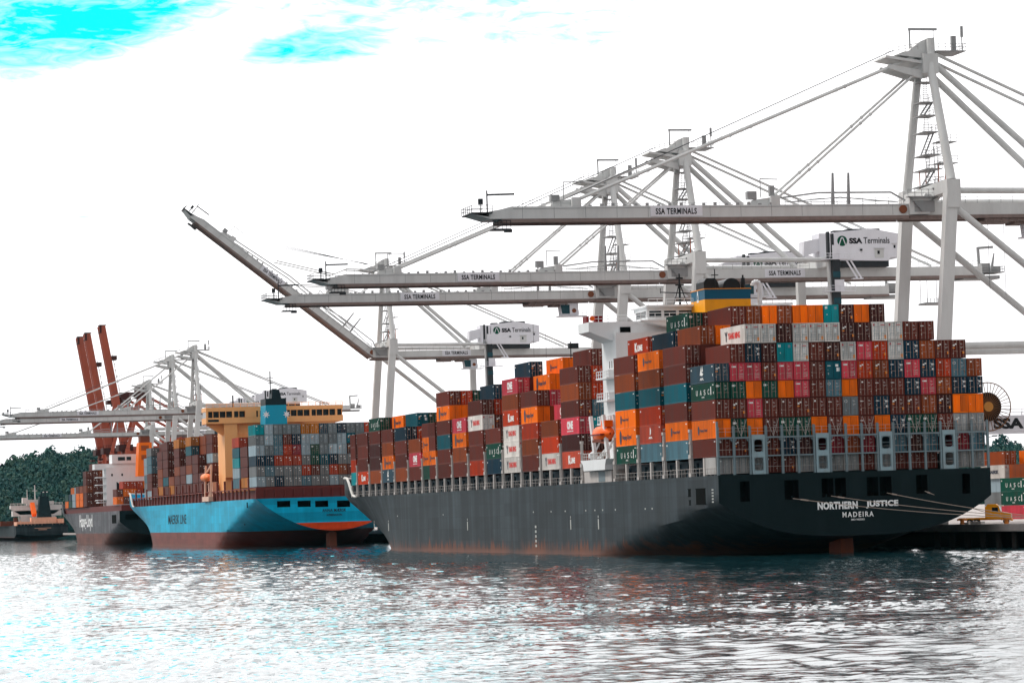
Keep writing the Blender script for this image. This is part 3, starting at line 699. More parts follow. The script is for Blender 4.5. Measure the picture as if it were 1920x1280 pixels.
ORD = ['', 'first', 'second', 'third', 'fourth', 'fifth', 'sixth', 'seventh', 'eighth', 'ninth', 'tenth', 'eleventh', 'twelfth', 'thirteenth', 'fourteenth', 'fifteenth', 'sixteenth', 'seventeenth']
CX = lambda c: 146.2+1.25+2.5*c
LV = {1: 12.3, 2: 14.86, 3: 17.6, 4: 20.5, 5: 23.4, 6: 26.0, 7: 28.75, 8: 31.6, 9: 34.5}
ROWS = {1: (0, 'WWWbbWWWWbWbbb.WW'), 2: (0, 'bb.bnk.mrm.yky.my'), 3: (0, 'ogobggobobonggbWW'), 4: (0, 'bbpbbbbbGbnbbrkoo'), 5: (0, 'ggogopbyobbbnprnn'),
        6: (0, 'nppbppbtpRrnpnRyr'), 7: (1, 'bnkcwbkwpRwnrbb'), 8: (2, 'wwkwwwkkwwbb')}
ROWS[6] = (0, 'S'+ROWS[6][1][1:])
GS = 'containers stacked on the near ship'
grid = {}
for r_, (c0, s) in ROWS.items():
    for i, k_ in enumerate(s):
        if k_ != '.': grid[(r_, c0+i)] = k_
side_logo = {(3,0): 'hl', (5,0): 'UASC', (6,0): 'APL', (8,2): 'YM'}
for (r_, c), k_ in sorted(grid.items()):
    up = grid.get((r_+1, c)); dn = grid.get((r_-1, c))
    ab = ('under a %s one' % COL[up][1]) if up else 'on top'
    lg = side_logo.get((r_, c))
    lab = '%s container %s, %s tier, %s stern stack from port side' % (COL[k_][1], ab, ORD[r_], ORD[c+1])
    z = LV[r_]; h = LV[r_+1]-z-.09
    L_ = 6.06 if r_ == 1 else 12.19
    container(CX(c), NY+(1.9 if r_ == 1 else 1.35), z, k_, h, lab, GS, L_, lg)
for i, k_ in enumerate('broroockok'):
    lab = '%s container on the highest row behind the stern wall, %s from port side' % (COL[k_][1], ORD[i+1])
    container(CX(3+i), NY+15.9, 14.86+2.9*7, k_, 2.85, lab, GS)
# port-side stacks: (bay name, station, {column: [(row, colour, logo)...]})
P = lambda s: [(2+i, t[0], t[1:] or None) for i, t in enumerate(s.split())]
SIDE = [('stack just ahead of the stern wall', 15.9, {0: P('y ohl b t b b'), 1: [(8,'r',None)], 2: [(8,'o',None)]}),
        ('second port stack ahead of the stern wall', 30.4, {0: P('y sapl R t r ohl'), 1: [(8,'n',None)], 2: [(9,'gUASC'[0],'UASC')], 3: [(9,'b',None)]}),
        ('port stack just behind the lifeboat', 45.0, {0: P('gUASC oHL ohl t r b'), 1: [(8,'R','KL')]})]
FW = ['sKL k pONE b r b|.kcyRRb|......g', 'wYM R r|...p', 'b r R oHL b|....po|.....o', 'wYM wYM wYM RKL r pONE|......n', 'n gUASC b', 'R b b wYM b|..bbRn', 'b r oHL pONE', 'b b t b oHL b|....oR|.....g',
      None, 'b pONE r', 'r b b n|...Rt|....g', 'SAPL oHL r b|....o', 'r k k b gUASC', 'RKL b b b', 'c R b b']
fst = [79.6,94.1,108.8,123.3,137.8,152.5,167.1,181.5,196,210.2,224.6,238.9,253.1,267.4,282.0]
flog = {(1,0,2): None}
for i, s in enumerate(FW):
    nm = 'port stack just ahead of the lifeboat' if i == 0 else '%s port stack ahead of the lifeboat' % ORD[i+1]
    if s is None: SIDE.append((nm, fst[i]+.9, {0: None})); continue
    parts = s.split('|'); cols = {0: [(2+j, t[0], t[1:] or None) for j, t in enumerate(parts[0].split())]}
    for c, t in enumerate(parts[1:], 1):
        cols[c] = [(2+j, ch, None) for j, ch in enumerate(t) if ch != '.']
    if i == 1: cols[1] = [(5,'p','ONE')]
    if i == 2: cols[1] = [(6,'p',None),(7,'o','HL')]; cols[2] = [(8,'o','hl')]
    if i == 11: cols[1] = [(6,'o','HL')]
    SIDE.append((nm, fst[i]+1.15, cols))
FILL = MB(); FK = list('bronpgyhRGcOkt'); FIX = {k: i for i, k in enumerate(FK)}
def fill(x, y, z, k, h=2.85, Lc=12.19, doors=False): 
    FILL.box(x-1.2, x+1.2, y, y+Lc, z+.02, z+h, FIX[k])
    if doors:
        for dx, w_ in ((-.84,.03),(-.3,.03),(.3,.03),(.84,.03)): FILL.box(x+dx-w_, x+dx+w_, y-.03, y+.01, z+.1, z+h-.1, len(FK))
        FILL.box(x-.03, x+.03, y-.02, y+.01, z+.1, z+h-.1, len(FK)+1)
        for dx, dz in ((-.55,2.0),(.35,1.9),(.5,1.3)): FILL.box(x+dx, x+dx+.3, y-.04, y+.01, z+dz, z+dz+.22, len(FK)+2)
for nm, s0, cols in SIDE:
    if cols.get(0) is None:      # a pair of short stacks side by side
        for off, st in ((0, 'b o b b'), (6.35, 'g o o b')):
            for j, k_ in enumerate(st.split()):
                lg = 'hl' if k_ == 'o' else None
                o = container(CX(0), NY+s0+off, 14.86+2.9*j, k_, 2.85, 'short %s container, %s tier, in the %s of twin stacks amidships' % (COL[k_][1], ORD[j+1], 'nearer' if off == 0 else 'farther'), GS, 6.06, None)
                if lg:
                    mb = MB(); put_text(mb, 'Hapag-Lloyd', (-1.191, 2.6, 1.35), 3.4, .6, 'port', 0, .03); put_poly(mb, [(-.35,-.6),(.35,-.6),(.35,.6),(-.35,.6)], (-1.191, 5.0, 1.35), 'port'); mb.build('lettering', DKL, o)
        for c in range(1, 17):
            for j in range(4): fill(CX(c), NY+s0, 14.86+2.9*j, 'b')
        continue
    top = max(r_ for r_, _, _ in cols[0])
    for c, lst in cols.items():
        for r_, k_, lg in lst:
            d_ = ', %s' % LOGOWORD[lg] if lg else ''
            wh = '%s tier' % ORD[r_-1] if c == 0 else '%s tier set one row inboard' % ORD[r_-1] if c == 1 else '%s tier set well inboard' % ORD[r_-1]
            lab = '%s container%s, %s of the %s' % (COL[k_][1], d_, wh, nm)
            if len(lab.split()) > 16: lab = lab.replace('set one row inboard', 'one row in').replace('set well inboard', 'farther in').replace('container, ', 'container ').replace('ahead of the lifeboat', 'before the lifeboat')
            if len(lab.split()) > 16: lab = lab.replace(d_.replace(', ', ' ', 1), '')
            if len(lab.split()) > 16: lab = lab.replace(' tier', '').replace(', ', ' ')
            short = s0 > 283
            container(CX(c), NY+s0, 14.86+2.9*(r_-2), k_, 2.86, lab, GS, 6.06 if short else 12.19, lg)
    if s0 > 283:
        continue
    have = {(c, r_) for c, lst in cols.items() for r_, _, _ in lst}
    for c in range(1, 17):
        tp_ = max([r_ for cc, r_ in have if cc == c] or [top if s0 > 60 else 7 if c < 16 else 6])
        tp_ = max(tp_, top) if s0 < 60 or s0 > 79 else tp_
        for r_ in range(2, tp_+1):
            if (c, r_) not in have and not (s0 < 90 and s0 > 60 and c > 14): fill(CX(c), NY+s0, 14.86+2.9*(r_-2), 'b' if (c+r_) % 3 else 'r')
for c in range(3, 13): fill(CX(c), NY+15.9, 14.86+2.9*6, 'b')
# ------------------------------------------------------------------ white ship-to-shore gantry cranes
CW = paint('crane_white', S(208,209,208), .5, .34, .3, True, dirtcol=(.09,.085,.085,1))
CWD = paint('crane_grey', S(156,157,158), .55, .4, .5)
BROWN = paint('dim_rail_brown', S(134,118,113), .7, .5, .6)  # warm brown with the boom underside's dim light put into the colour
DST = paint('dark_steel', S(46,50,54), .6, .3, .8)
SIGN = paint('sign_plate', S(226,226,232), .5, .12, .6)
INK = paint('sign_ink', (.012,.013,.016,1), .6, 0)
TEALW = paint('lift_glass', S(30,70,80), .2, .1)
ROPE = paint('wire_rope', S(60,62,66), .6, .1)
CRX, QZ = 198.0, 3.4
def Z(z): return z-QZ
def Xl(x): return x-CRX
def boom_parts(root):
    """boom from hinge to tip; mesh coordinates are relative to the hinge so it can be raised"""
    hx, hz = 193.6, 54.3
    X = lambda x: x-hx; Zb = lambda z: z-hz
    mb = MB()
    mb.prism([(X(122.6),Zb(54.15)),(X(193.4),Zb(54.05)),(X(193.4),Zb(56.0)),(X(126.2),Zb(56.1)),(X(124.4),Zb(55.65)),(X(122.6),Zb(55.35))], 1, -3.1, 3.1)
    mb.prism([(X(119.9),Zb(55.0)),(X(122.6),Zb(54.2)),(X(122.6),Zb(54.5))], 1, -3, 3)
    for x in (137, 170.4):
        for y in (-2.75, 2.75): mb.box(X(x)-.75, X(x)+.75, y-.35, y+.35, Zb(56), Zb(57.5))
        mb.prism([(X(x)-4.2,Zb(56.1)),(X(x)-.7,Zb(56.1)),(X(x)-.7,Zb(57.3)),(X(x)-3.6,Zb(56.9))], 1, -2.2, 2.2)
    b = mb.build('boom', CW, root, (Xl(hx), 0, Z(hz)))
    mb = MB()
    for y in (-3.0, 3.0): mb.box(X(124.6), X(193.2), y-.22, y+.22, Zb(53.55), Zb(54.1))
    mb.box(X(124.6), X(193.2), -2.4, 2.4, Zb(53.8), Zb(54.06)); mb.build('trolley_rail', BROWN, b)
    mb = MB()
    for i in range(13): mb.box(X(128+i*5.2), X(128.07+i*5.2), -3.12, -3.095, Zb(54.2), Zb(55.98))
    mb.box(X(126.5), X(193.2), -3.16, -3.095, Zb(55.72), Zb(55.8)); mb.build('boom_stiffener', CWD, b)
    mb = MB(); mb.box(X(149.2), X(157.9), -3.22, -3.1, Zb(54.3), Zb(56.0)); sg = mb.build('sign', SIGN, b)
    mb = MB(); put_text(mb, 'SSA TERMINALS', (X(153.5), -3.24, Zb(55.12)), 6.9, 1.0, 'aft', 0, .03, 1.1); mb.build('sign_lettering', INK, b)
    mb = MB()   # tip platform, lamps, jib, hanging inspection cage
    mb.box(X(119.6), X(123), -3.6, 3.6, Zb(55.0), Zb(55.2)); mb.rail([(X(123),-3.6,Zb(55.2)),(X(119.6),-3.6,Zb(55.2)),(X(119.6),3.6,Zb(55.2)),(X(123),3.6,Zb(55.2))], 1.1, .05, 1.2)
    mb.tube((X(122.3),-3,Zb(55.2)),(X(122.3),-3,Zb(58.7)),.12); mb.beam((X(122.3),-3,Zb(58.0)),(X(126.8),-3,Zb(58.1)),.14,.3); mb.box(X(120.9),X(121.6),-3.2,-2.6,Zb(56.5),Zb(57.4)); mb.tube((X(121.2),-2.9,Zb(55.2)),(X(121.2),-2.9,Zb(56.6)),.08)
    mb.box(X(123.2), X(126), -3.3, -.5, Zb(52.4), Zb(52.6)); mb.rail([(X(123.2),-3.3,Zb(52.6)),(X(126),-3.3,Zb(52.6))], 1.3, .05, .7); mb.box(X(125),X(126.2),-3.4,-2.6,Zb(52.0),Zb(52.5)); mb.build('tip_platform', DST, b)
    mb = MB()   # walkway clutter along the top: rails, lamps, festoon rollers, service pipes
    mb.rail([(X(126.5),-3.0,Zb(56.08)),(X(136),-3.0,Zb(56.08))], 1.0, .035, 1.5)
    mb.rail([(X(172),-3.0,Zb(56.0)),(X(192),-3.0,Zb(56.0))], 1.0, .035, 2.2); mb.rail([(X(138),2.9,Zb(56.0)),(X(192),2.9,Zb(56.0))], 1.0, .035, 2.2)
    for i in range(17): mb.box(X(139+i*1.9), X(139.5+i*1.9), -3.05, -2.75, Zb(56.0), Zb(56.3+.12*(i % 3)))
    for x in (180.3, 183): mb.beam((X(x),-2.6,Zb(56)),(X(x+.15),-2.6,Zb(61.2)),.55,.5,0,(0,1,0),.3,.3)
    mb.path([(X(171.5),-2.2,Zb(57.2)),(X(178),-2.2,Zb(58.0)),(X(190.5),-2.2,Zb(58.0)),(X(193),-2.2,Zb(56.6))], .16)
    mb.path([(X(173),-1.5,Zb(56.6)),(X(182),-1.5,Zb(57.3)),(X(192),-1.5,Zb(56.4))], .1)
    mb.tube((X(168),-2.6,Zb(57.3)),(X(168),-2.6,Zb(60.4)),.08); mb.beam((X(168),-2.6,Zb(60.3)),(X(171),-2.6,Zb(60.2)),.1,.16); mb.box(X(169.6),X(170.4),-2.6,-1.8,Zb(57.5),Zb(59.2)); mb.box(X(165.8),X(167.4),-2.5,-1.4,Zb(57.0),Zb(58.3))
    mb.tube((X(135),-2.6,Zb(57.3)),(X(135),-2.6,Zb(60)),.08); mb.beam((X(135),-2.6,Zb(60)),(X(138.5),-2.6,Zb(60)),.1,.14); mb.box(X(133),X(134.4),-2.4,-1,Zb(57),Zb(58))
    mb.build('boom_fittings', CWD, b)
    mb = MB(); mb.tube((X(192.2),-3.35,Zb(55.1)),(X(192.2),-3.1,Zb(55.1)),.68,.68,14); mb.build('hinge_sheave', paint('sheave_orange', S(128,74,48), .5, .3), b)
    return b
def stays(root, raised=False):
    if not raised:
        mb = MB()
        for y0, y1 in ((-1.9,-2.75),(1.9,2.75)):
            mb.tube((Xl(196.2), y0, Z(80.6)), (Xl(137.4), y1, Z(57.2)), .31, n=6); mb.tube((Xl(196.4), y0, Z(78.2)), (Xl(170.9), y1, Z(57.2)), .23, n=6)
            for t in (.35,.42,.72,.78): 
                p = Vector((Xl(196.4), y0, Z(78.2))).lerp(Vector((Xl(170.9), y1, Z(57.2))), t); mb.ball(p, .36, 0, 1)
            for t in (.22,.5,.56,.8):
                p = Vector((Xl(196.2), y0, Z(80.6))).lerp(Vector((Xl(137.4), y1, Z(57.2))), t); mb.ball(p, .42, 0, 1)
        mb.build('forestay', CW, root)
        mb = MB()
        for y in (-.9, .3, 1.0): mb.tube((Xl(192.5), y, Z(81.6)), (Xl(137), y, Z(58.0)), .06, n=4)
        mb.build('hoist_rope', ROPE, root)
    else:
        a = math.radians(38.2); H0 = Vector((Xl(193.6), 0, Z(54.3)))
        def bp_(d, e, y): return H0+Vector((-d*math.cos(a)+e*math.sin(a)*1.0, y, d*math.sin(a)+e*math.cos(a)))
        mb = MB()
        for y in (-2.7, 2.7):
            mb.path([bp_(54, 2.6, y), bp_(34, 4.0, y), bp_(10, 3.2, y)], .2)
            mb.path([(Xl(196), y, Z(80)), bp_(22, 16, y), bp_(24, 12.5, y), bp_(40, 5.2, y)], .17); mb.path([(Xl(196.4), y, Z(78)), bp_(14, 13, y), bp_(22, 9.5, y), bp_(30, 4.0, y)], .15)
        mb.build('forestay', CW, root)
        mb = MB()
        for y in (-1.2,-.4,.4,1.2): mb.tube((Xl(193), y, Z(82)), bp_(54.2, 3.6+.9*y, y), .055, n=4)
        mb.build('hoist_rope', ROPE, root)
def make_crane(label):
    root = empty('gantry_crane', (CRX, 0, QZ), label, 'crane', 'white gantry cranes along the quay')
    for y in (-10.3, 10.3):
        mb = MB(); mb.beam((Xl(193.3), y, 1.6), (Xl(198), y, Z(59.0)), 1.75, 1.95, 0, (1,0,0))
        mb.box(Xl(198)-1.15, Xl(198)+1.15, y-1.1, y+1.1, Z(54.6), Z(59.2)); mb.build('waterside_leg', CW, root)
        mb = MB(); mb.beam((Xl(226.4), y, 1.6), (Xl(226.4), y, Z(57.6)), 1.6, 1.7, 0, (1,0,0)); mb.build('landside_leg', CW, root)
        mb = MB(); s_ = 1 if y > 0 else -1
        mb.tube((Xl(198), y, Z(59.1)), (Xl(198), s_*2.6, Z(79.6)), .78, .66, 14); mb.build('mast_leg', CW, root, smooth=True)
        mb = MB(); mb.tube((Xl(198.6), s_*2.5, Z(79.3)), (Xl(223), s_*4.2, Z(57.2)), .55, n=12); mb.build('back_brace', CW, root, smooth=True)
        mb = MB(); mb.tube((Xl(198.6), y, Z(54.6)), (Xl(225.6), y, Z(32.8)), .58, n=12); mb.tube((Xl(198.9), y, Z(57.4)), (Xl(225.6), y, Z(57.2)), .5, n=12); mb.tube((Xl(196.6), y, Z(32.2)), (Xl(225.6), y, Z(32.2)), .58, n=12); mb.build('side_bracing', CW, root, smooth=True)
        mb = MB(); mb.box(Xl(195.4), Xl(225.7), y-.8, y+.8, Z(18.2), Z(20.7)); mb.rail([(Xl(196),y-.7,Z(20.7)),(Xl(225),y-.7,Z(20.7))],1.1,.05,2); sb = mb.build('portal_beam', SIGN, root)
        if y < 0: 
            mb = MB(); put_text(mb, 'SSA', (Xl(206.0), y-.83, Z(19.45)), 5.2, 1.75, 'aft', 0, .05, 1.0); mb.build('lettering', INK, sb)
        mb = MB()
        for x in (193.1, 226.4):
            mb.box(Xl(x)-1.0, Xl(x)+1.0, y-5, y+5, .9, 2.4)
            for i in range(4): mb.tube((Xl(x)-.5, y-4.2+2.8*i, .45), (Xl(x)+.5, y-4.2+2.8*i, .45), .42, n=10)
        mb.build('wheel_bogie', CWD, root)
    mb = MB()
    for y in (-10.3+1.1,): mb.prism([(y,Z(57.2)),(-y,Z(56.6)),(-y,Z(58.6)),(y,Z(59.2))], 0, Xl(198)-1.0, Xl(198)+1.0)
    mb.build('cross_girder', CW, root); mb = MB(); mb.box(Xl(226.4)-.9, Xl(226.4)+.9, -9.4, 9.4, Z(55.9), Z(57.9)); mb.build('cross_girder', CW, root); mb = MB(); mb.box(Xl(193.6)-.7, Xl(193.6)+.7, -9.3, 9.3, Z(6.6), Z(8.6)); mb.build('sill_beam', CW, root); mb = MB(); mb.box(Xl(226.4)-.7, Xl(226.4)+.7, -9.4, 9.4, Z(6.6), Z(8.6)); mb.build('sill_beam', CW, root)
    # apex head
    mb = MB(); mb.box(Xl(196.6), Xl(199.2), -3.4, 3.4, Z(78.4), Z(81.6)); mb.prism([(Xl(192.2),Z(81.5)),(Xl(196.6),Z(81.0)),(Xl(196.6),Z(82.3)),(Xl(193.4),Z(82.0))], 1, -2.6, 2.6); mb.prism([(Xl(190.2),Z(81.0)),(Xl(196.6),Z(80.0)),(Xl(196.6),Z(80.5)),(Xl(190.4),Z(81.4))], 1, -2.9, 2.9)
    mb.prism([(Xl(194.6),Z(82.2)),(Xl(199.0),Z(81.5)),(Xl(199.3),Z(83.6)),(Xl(198.2),Z(84.4)),(Xl(196.9),Z(83.9))], 1, -1.8, 1.8); mb.tube((Xl(198.4),-2.2,Z(80)),(Xl(198.4),-2.2,Z(84.3)),.75,.7,10)
    mb.prism([(Xl(190.6),Z(79.4)),(Xl(196.8),Z(77.6)),(Xl(196.8),Z(79.0)),(Xl(191),Z(80.0))], 1, -2.3, -1.7); mb.prism([(Xl(190.6),Z(79.4)),(Xl(196.8),Z(77.6)),(Xl(196.8),Z(79.0)),(Xl(191),Z(80.0))], 1, 1.7, 2.3)
    ah = mb.build('apex_head', CW, root); ah.location.z = -.9
    mb = MB(); mb.box(Xl(199), Xl(204.2), -3.2, 3.2, Z(82), Z(82.16)); mb.rail([(Xl(199.4),-3.2,Z(82.2)),(Xl(204.2),-3.2,Z(82.2)),(Xl(204.2),3.2,Z(82.2))], 1.1, .045, 1.1); mb.box(Xl(201.8),Xl(202.6),-3,-2.4,Z(82.2),Z(84.6)); mb.tube((Xl(203.6),-3,Z(82.2)),(Xl(203.6),-3,Z(85.6)),.1); mb.box(Xl(203.4),Xl(203.8),-3.2,-2.8,Z(84.4),Z(86.2))
    mb.tube((Xl(195.6),0,Z(82.4)),(Xl(195.6),0,Z(86.2)),.16); mb.beam((Xl(195.4),0,Z(86.1)),(Xl(200.4),0,Z(86.1)),.3,.4); mb.tube((Xl(199.8),0,Z(83)),(Xl(199.8),0,Z(86)),.06); mb.rail([(Xl(190.4),-2.7,Z(81.4)),(Xl(196),-2.7,Z(82.4))],1.0,.045,1.1); mb.build('apex_platform', CWD, ah)
    # stairs climbing between the mast legs
    mb = MB(); lv = [59.4, 62.0, 64.4, 68.2, 71.0, 73.2, 76.6]; xs = [197.6, 199.6]
    for i, z in enumerate(lv):
        w_ = 8.0-(z-59)*.3; mb.box(Xl(197.2), Xl(200.0), 2-w_*.5, 2+w_*.45, Z(z)-.14, Z(z))
        mb.rail([(Xl(200),2-w_*.5,Z(z)),(Xl(197.2),2-w_*.5,Z(z))], 1.1, .045, 1.0); mb.rail([(Xl(200),2-w_*.5,Z(z)),(Xl(200),2+w_*.45,Z(z))], 1.1, .045, 1.4)
        if i:
            a = Vector((Xl(198.3), 2-1.2*(-1)**i, Z(lv[i-1]))); b_ = Vector((Xl(199.2), 2+1.2*(-1)**i, Z(z)))
            for dx in (-.35, .35): mb.beam(a+Vector((dx,0,0)), b_+Vector((dx,0,0)), .08, .3)
            for t in range(9): p = a.lerp(b_, (t+.5)/9); mb.box(p.x-.35, p.x+.35, p.y-.12, p.y+.12, p.z-.03, p.z+.03)
    for y in (-6,-4.6): 
        for x in (197.4, 199.4): mb.tube((Xl(x),y,Z(59)),(Xl(x),y,Z(66)),.06)
    for z in (62.3, 65.8): mb.box(Xl(197.1), Xl(200.4), -7.4, -4.2, Z(z)-.12, Z(z)); mb.rail([(Xl(197.1),-7.4,Z(z)),(Xl(200.4),-7.4,Z(z))],1.1,.045,.9)
    mb.build('stairway', CWD, root)
    for x, y in ((197.8,-5.2),(199.0,-5.2),(199.6,-6.4),(198,4),(199.4,4.8)): mb = MB(); mb.tube((Xl(x),y,Z(59)),(Xl(x),y,Z(62.2)),.1); mb.build('rusty_pipe', paint('pipe_rust', S(180,96,58), .6, .3), root)
    mb = MB()
    for y in (-3.0, 3.0): mb.tube((Xl(199), y*.8, Z(80.8)), (Xl(253), y, Z(56.6)), .27, n=6)
    mb.build('backstay', CW, root)
    # fixed girder behind the hinge
    mb = MB(); mb.box(Xl(194.0), Xl(262), -3.1, 3.1, Z(54.05), Z(56.0)); mb.prism([(Xl(194),Z(54.2)),(Xl(196.5),Z(54.2)),(Xl(199),Z(57.4)),(Xl(196),Z(57.6))], 1, -3.6, -3.0); mb.box(Xl(193.2), Xl(196.6), -3.7, -3.1, Z(54.2), Z(57.0)); gd = mb.build('girder', CW, root)
    mb = MB()
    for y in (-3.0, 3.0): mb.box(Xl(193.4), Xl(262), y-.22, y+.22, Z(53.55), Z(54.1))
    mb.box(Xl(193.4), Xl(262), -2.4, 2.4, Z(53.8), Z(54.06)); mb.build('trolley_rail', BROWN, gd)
    mb = MB(); mb.box(Xl(214.2), Xl(222.9), -3.22, -3.1, Z(54.2), Z(56.0)); mb.build('sign', SIGN, gd)
    mb = MB(); put_text(mb, 'SSA TERMINALS', (Xl(218.5), -3.24, Z(55.1)), 6.9, 1.0, 'aft', 0, .03, 1.1); mb.build('sign_lettering', INK, gd)
    mb = MB(); mb.rail([(Xl(199),-3.0,Z(56)),(Xl(224),-3.0,Z(56))],1.1,.04,2); mb.build('walkway_railing', CWD, gd); mb = MB(); mb.rail([(Xl(244),-3.0,Z(56)),(Xl(262),-3.0,Z(56))],1.1,.04,2); mb.build('walkway_railing', CWD, gd); mb = MB()
    mb.box(Xl(192.6), Xl(197.4), -4.6, -3.7, Z(56.9), Z(57.1)); mb.rail([(Xl(192.6),-4.6,Z(57.1)),(Xl(197.4),-4.6,Z(57.1))],1.1,.05,1)
    for i in range(8): mb.box(Xl(193+i*.3), Xl(193.35+i*.3), -4.4, -3.8, Z(56.9-.33*i), Z(57-.33*i))
    mb.box(Xl(194), Xl(197.5), -3.75, -3.2, Z(54.6), Z(56.4)); mb.path([(Xl(197),-3.8,Z(56.5)),(Xl(198),-4,Z(57)),(Xl(196.8),-5,Z(58.4))],.12); mb.build('hinge_platform', CWD, gd); mb = MB()
    mb.box(Xl(262), Xl(267), -3, 3, Z(54.6), Z(54.8)); mb.rail([(Xl(262),-3,Z(54.8)),(Xl(267),-3,Z(54.8)),(Xl(267),3,Z(54.8))],1.1,.05,1.1); mb.box(Xl(262.2),Xl(264),-2.6,-.6,Z(54.8),Z(56.6)); mb.beam((Xl(262.6),0,Z(55)),(Xl(262.4),0,Z(60.2)),.5,.5); mb.beam((Xl(262.3),0,Z(60)),(Xl(265.8),0,Z(60.2)),.4,.5); mb.beam((Xl(265.6),1,Z(55)),(Xl(266.4),1,Z(59)),.6,.6,0,(0,1,0),.2,.2); mb.box(Xl(264.8),Xl(266.4),-2.4,-1.2,Z(54.9),Z(56)); mb.box(Xl(258), Xl(266), -2.8, 2.8, Z(53.3), Z(54))
    mb.build('end_platform', CWD, gd)
    # machinery house with its logo, doors and underframe
    mb = MB(); mb.prism([(Xl(228.6),Z(57.4)),(Xl(240.2),Z(57.2)),(Xl(241),Z(57.9)),(Xl(243.4),Z(57.9)),(Xl(243.4),Z(62.7)),(Xl(236.8),Z(63.9)),(Xl(228.6),Z(63.2))], 1, -5.6, 5.6); mh = mb.build('machinery_house', SIGN, root)
    mb = MB(); mb.box(Xl(230), Xl(240.6), -5.2, 5.2, Z(56.0), Z(57.3)); mb.build('underframe', DST, mh); mb = MB(); mb.box(Xl(233), Xl(240), -2, 2, Z(63.4), Z(64.2)); mb.build('roof_vent', DST, mh); mb = MB(); mb.box(Xl(229.5), Xl(231.4), -3, -1, Z(63.1), Z(63.8)); mb.build('roof_vent', DST, mh)
    mb = MB(); yy = -5.64
    put_text(mb, 'SSA', (Xl(233.35), yy, Z(61.4)), 2.9, 1.2, 'aft', 0, .055); put_text(mb, 'Terminals', (Xl(237.9), yy, Z(61.45)), 5.7, 1.3, 'aft', 0, .01)
    for r_, mi, cx_ in ((1.08,1,0),): put_poly(mb, [(r_*math.cos(t*math.pi/10), r_*math.sin(t*math.pi/10)) for t in range(20)], (Xl(230.4), yy+.02, Z(61.4)), 'aft', 1)
    put_poly(mb, [(-.8,-.8),(-.26,.64),(0,.8),(.26,.64),(.8,-.8),(.64,-.92),(.13,.5),(-.13,.5),(-.64,-.92)], (Xl(230.4), yy-.005, Z(61.4)), 'aft', 2)
    mb.build('lettering', [INK, GRN, SIGN], mh)
    mb = MB(); mb.box(Xl(237.4), Xl(239.4), yy-.03, yy, Z(57.8), Z(59.7)); mb.box(Xl(237.2), Xl(239.6), yy-.25, yy, Z(59.75), Z(59.85)); mb.box(Xl(241.2), Xl(242.4), yy-.25, yy, Z(60.7), Z(60.8)); mb.build('house_door', CW, mh)
    mb = MB(); mb.box(Xl(238.0), Xl(238.5), yy-.05, yy, Z(58.6), Z(59.3)); mb.box(Xl(241.6), Xl(242.0), yy-.03, yy, Z(59.8), Z(60.4)); mb.box(Xl(234.2), Xl(234.7), yy-.2, yy, Z(59.3), Z(59.7)); mb.build('house_window', INK, mh)
    mb = MB(); mb.prism([(Xl(222.0),Z(58.2)),(Xl(225.6),Z(59.4)),(Xl(225.6),Z(62.0)),(Xl(222.2),Z(61.4))], 1, -5.4, -2); mb.box(Xl(225.4), Xl(228.4), -5.6, -1, Z(58), Z(63)); mb.build('electrical_room', SIGN, root)
    # lift tower and stairs at the landside leg
    mb = MB(); mb.box(Xl(225.8), Xl(227.3), -12.6, -11.2, 1, Z(57.0)); mb.box(Xl(224.9), Xl(225.4), -12.2, -11.2, Z(57.0), Z(62.8)); mb.box(Xl(225.9), Xl(226.3), -12.2, -11.2, Z(57.0), Z(62.4)); lt = mb.build('lift_tower', DST, root)
    mb = MB()
    for z in (22, 30, 36, 42, 48, 53.4): mb.box(Xl(225.75), Xl(227.35), -12.66, -12.6, Z(z), Z(z+1.2))
    mb.build('lift_window', TEALW, lt)
    mb = MB()
    for z in (50.6, 57.2): mb.box(Xl(223.8), Xl(230.4), -13, -10.9, Z(z)-.15, Z(z)); mb.rail([(Xl(223.8),-13,Z(z)),(Xl(230.4),-13,Z(z))],1.1,.05,1.1)
    mb.box(Xl(226.0), Xl(228.0), -12.9, -12.7, Z(50.6), Z(52.9)); mb.box(Xl(225.7), Xl(227.3), -12.9, -12.7, Z(57.2), Z(60.0))
    for dx in (0, .9): mb.beam((Xl(228.6)+dx,-12.4,Z(57.2)),(Xl(231)+dx,-12.4,Z(53.2)),.1,.35)
    mb.box(Xl(230), Xl(232.2), -12.8, -11.6, Z(53.0), Z(53.2)); mb.build('lift_landing', SIGN, lt)
    # cable reel on the near side, low on the portal
    mb = MB(); c_ = Vector((Xl(202.2), -12.0, Z(22.2))); n_ = 36
    for i in range(n_):
        a = 2*math.pi*i/n_; d_ = Vector((math.cos(a), 0, math.sin(a))); mb.beam(c_+d_*.6, c_+d_*3.9, .09, .07, 0, (0,1,0))
    for r_ in (3.9,): mb.path([c_+Vector((r_*math.cos(2*math.pi*i/32),0,r_*math.sin(2*math.pi*i/32))) for i in range(33)], .09, 5)
    cr = mb.build('cable_reel', paint('reel_ochre', S(120,78,44), .6, .3), root)
    mb = MB(); mb.tube(c_+Vector((0,.1,0)), c_+Vector((0,.5,0)), 2.35, n=28); mb.tube(c_+Vector((0,-.3,0)), c_+Vector((0,.1,0)), .8, n=14, mi=1); mb.beam(c_+Vector((0,.6,0)), c_+Vector((-3.5,1.2,0)), .6, .6); mb.build('reel_drum', [paint('cable_black', S(30,24,22), .8, .1), paint('hub_ochre', S(190,130,60), .5)], cr)
    return root
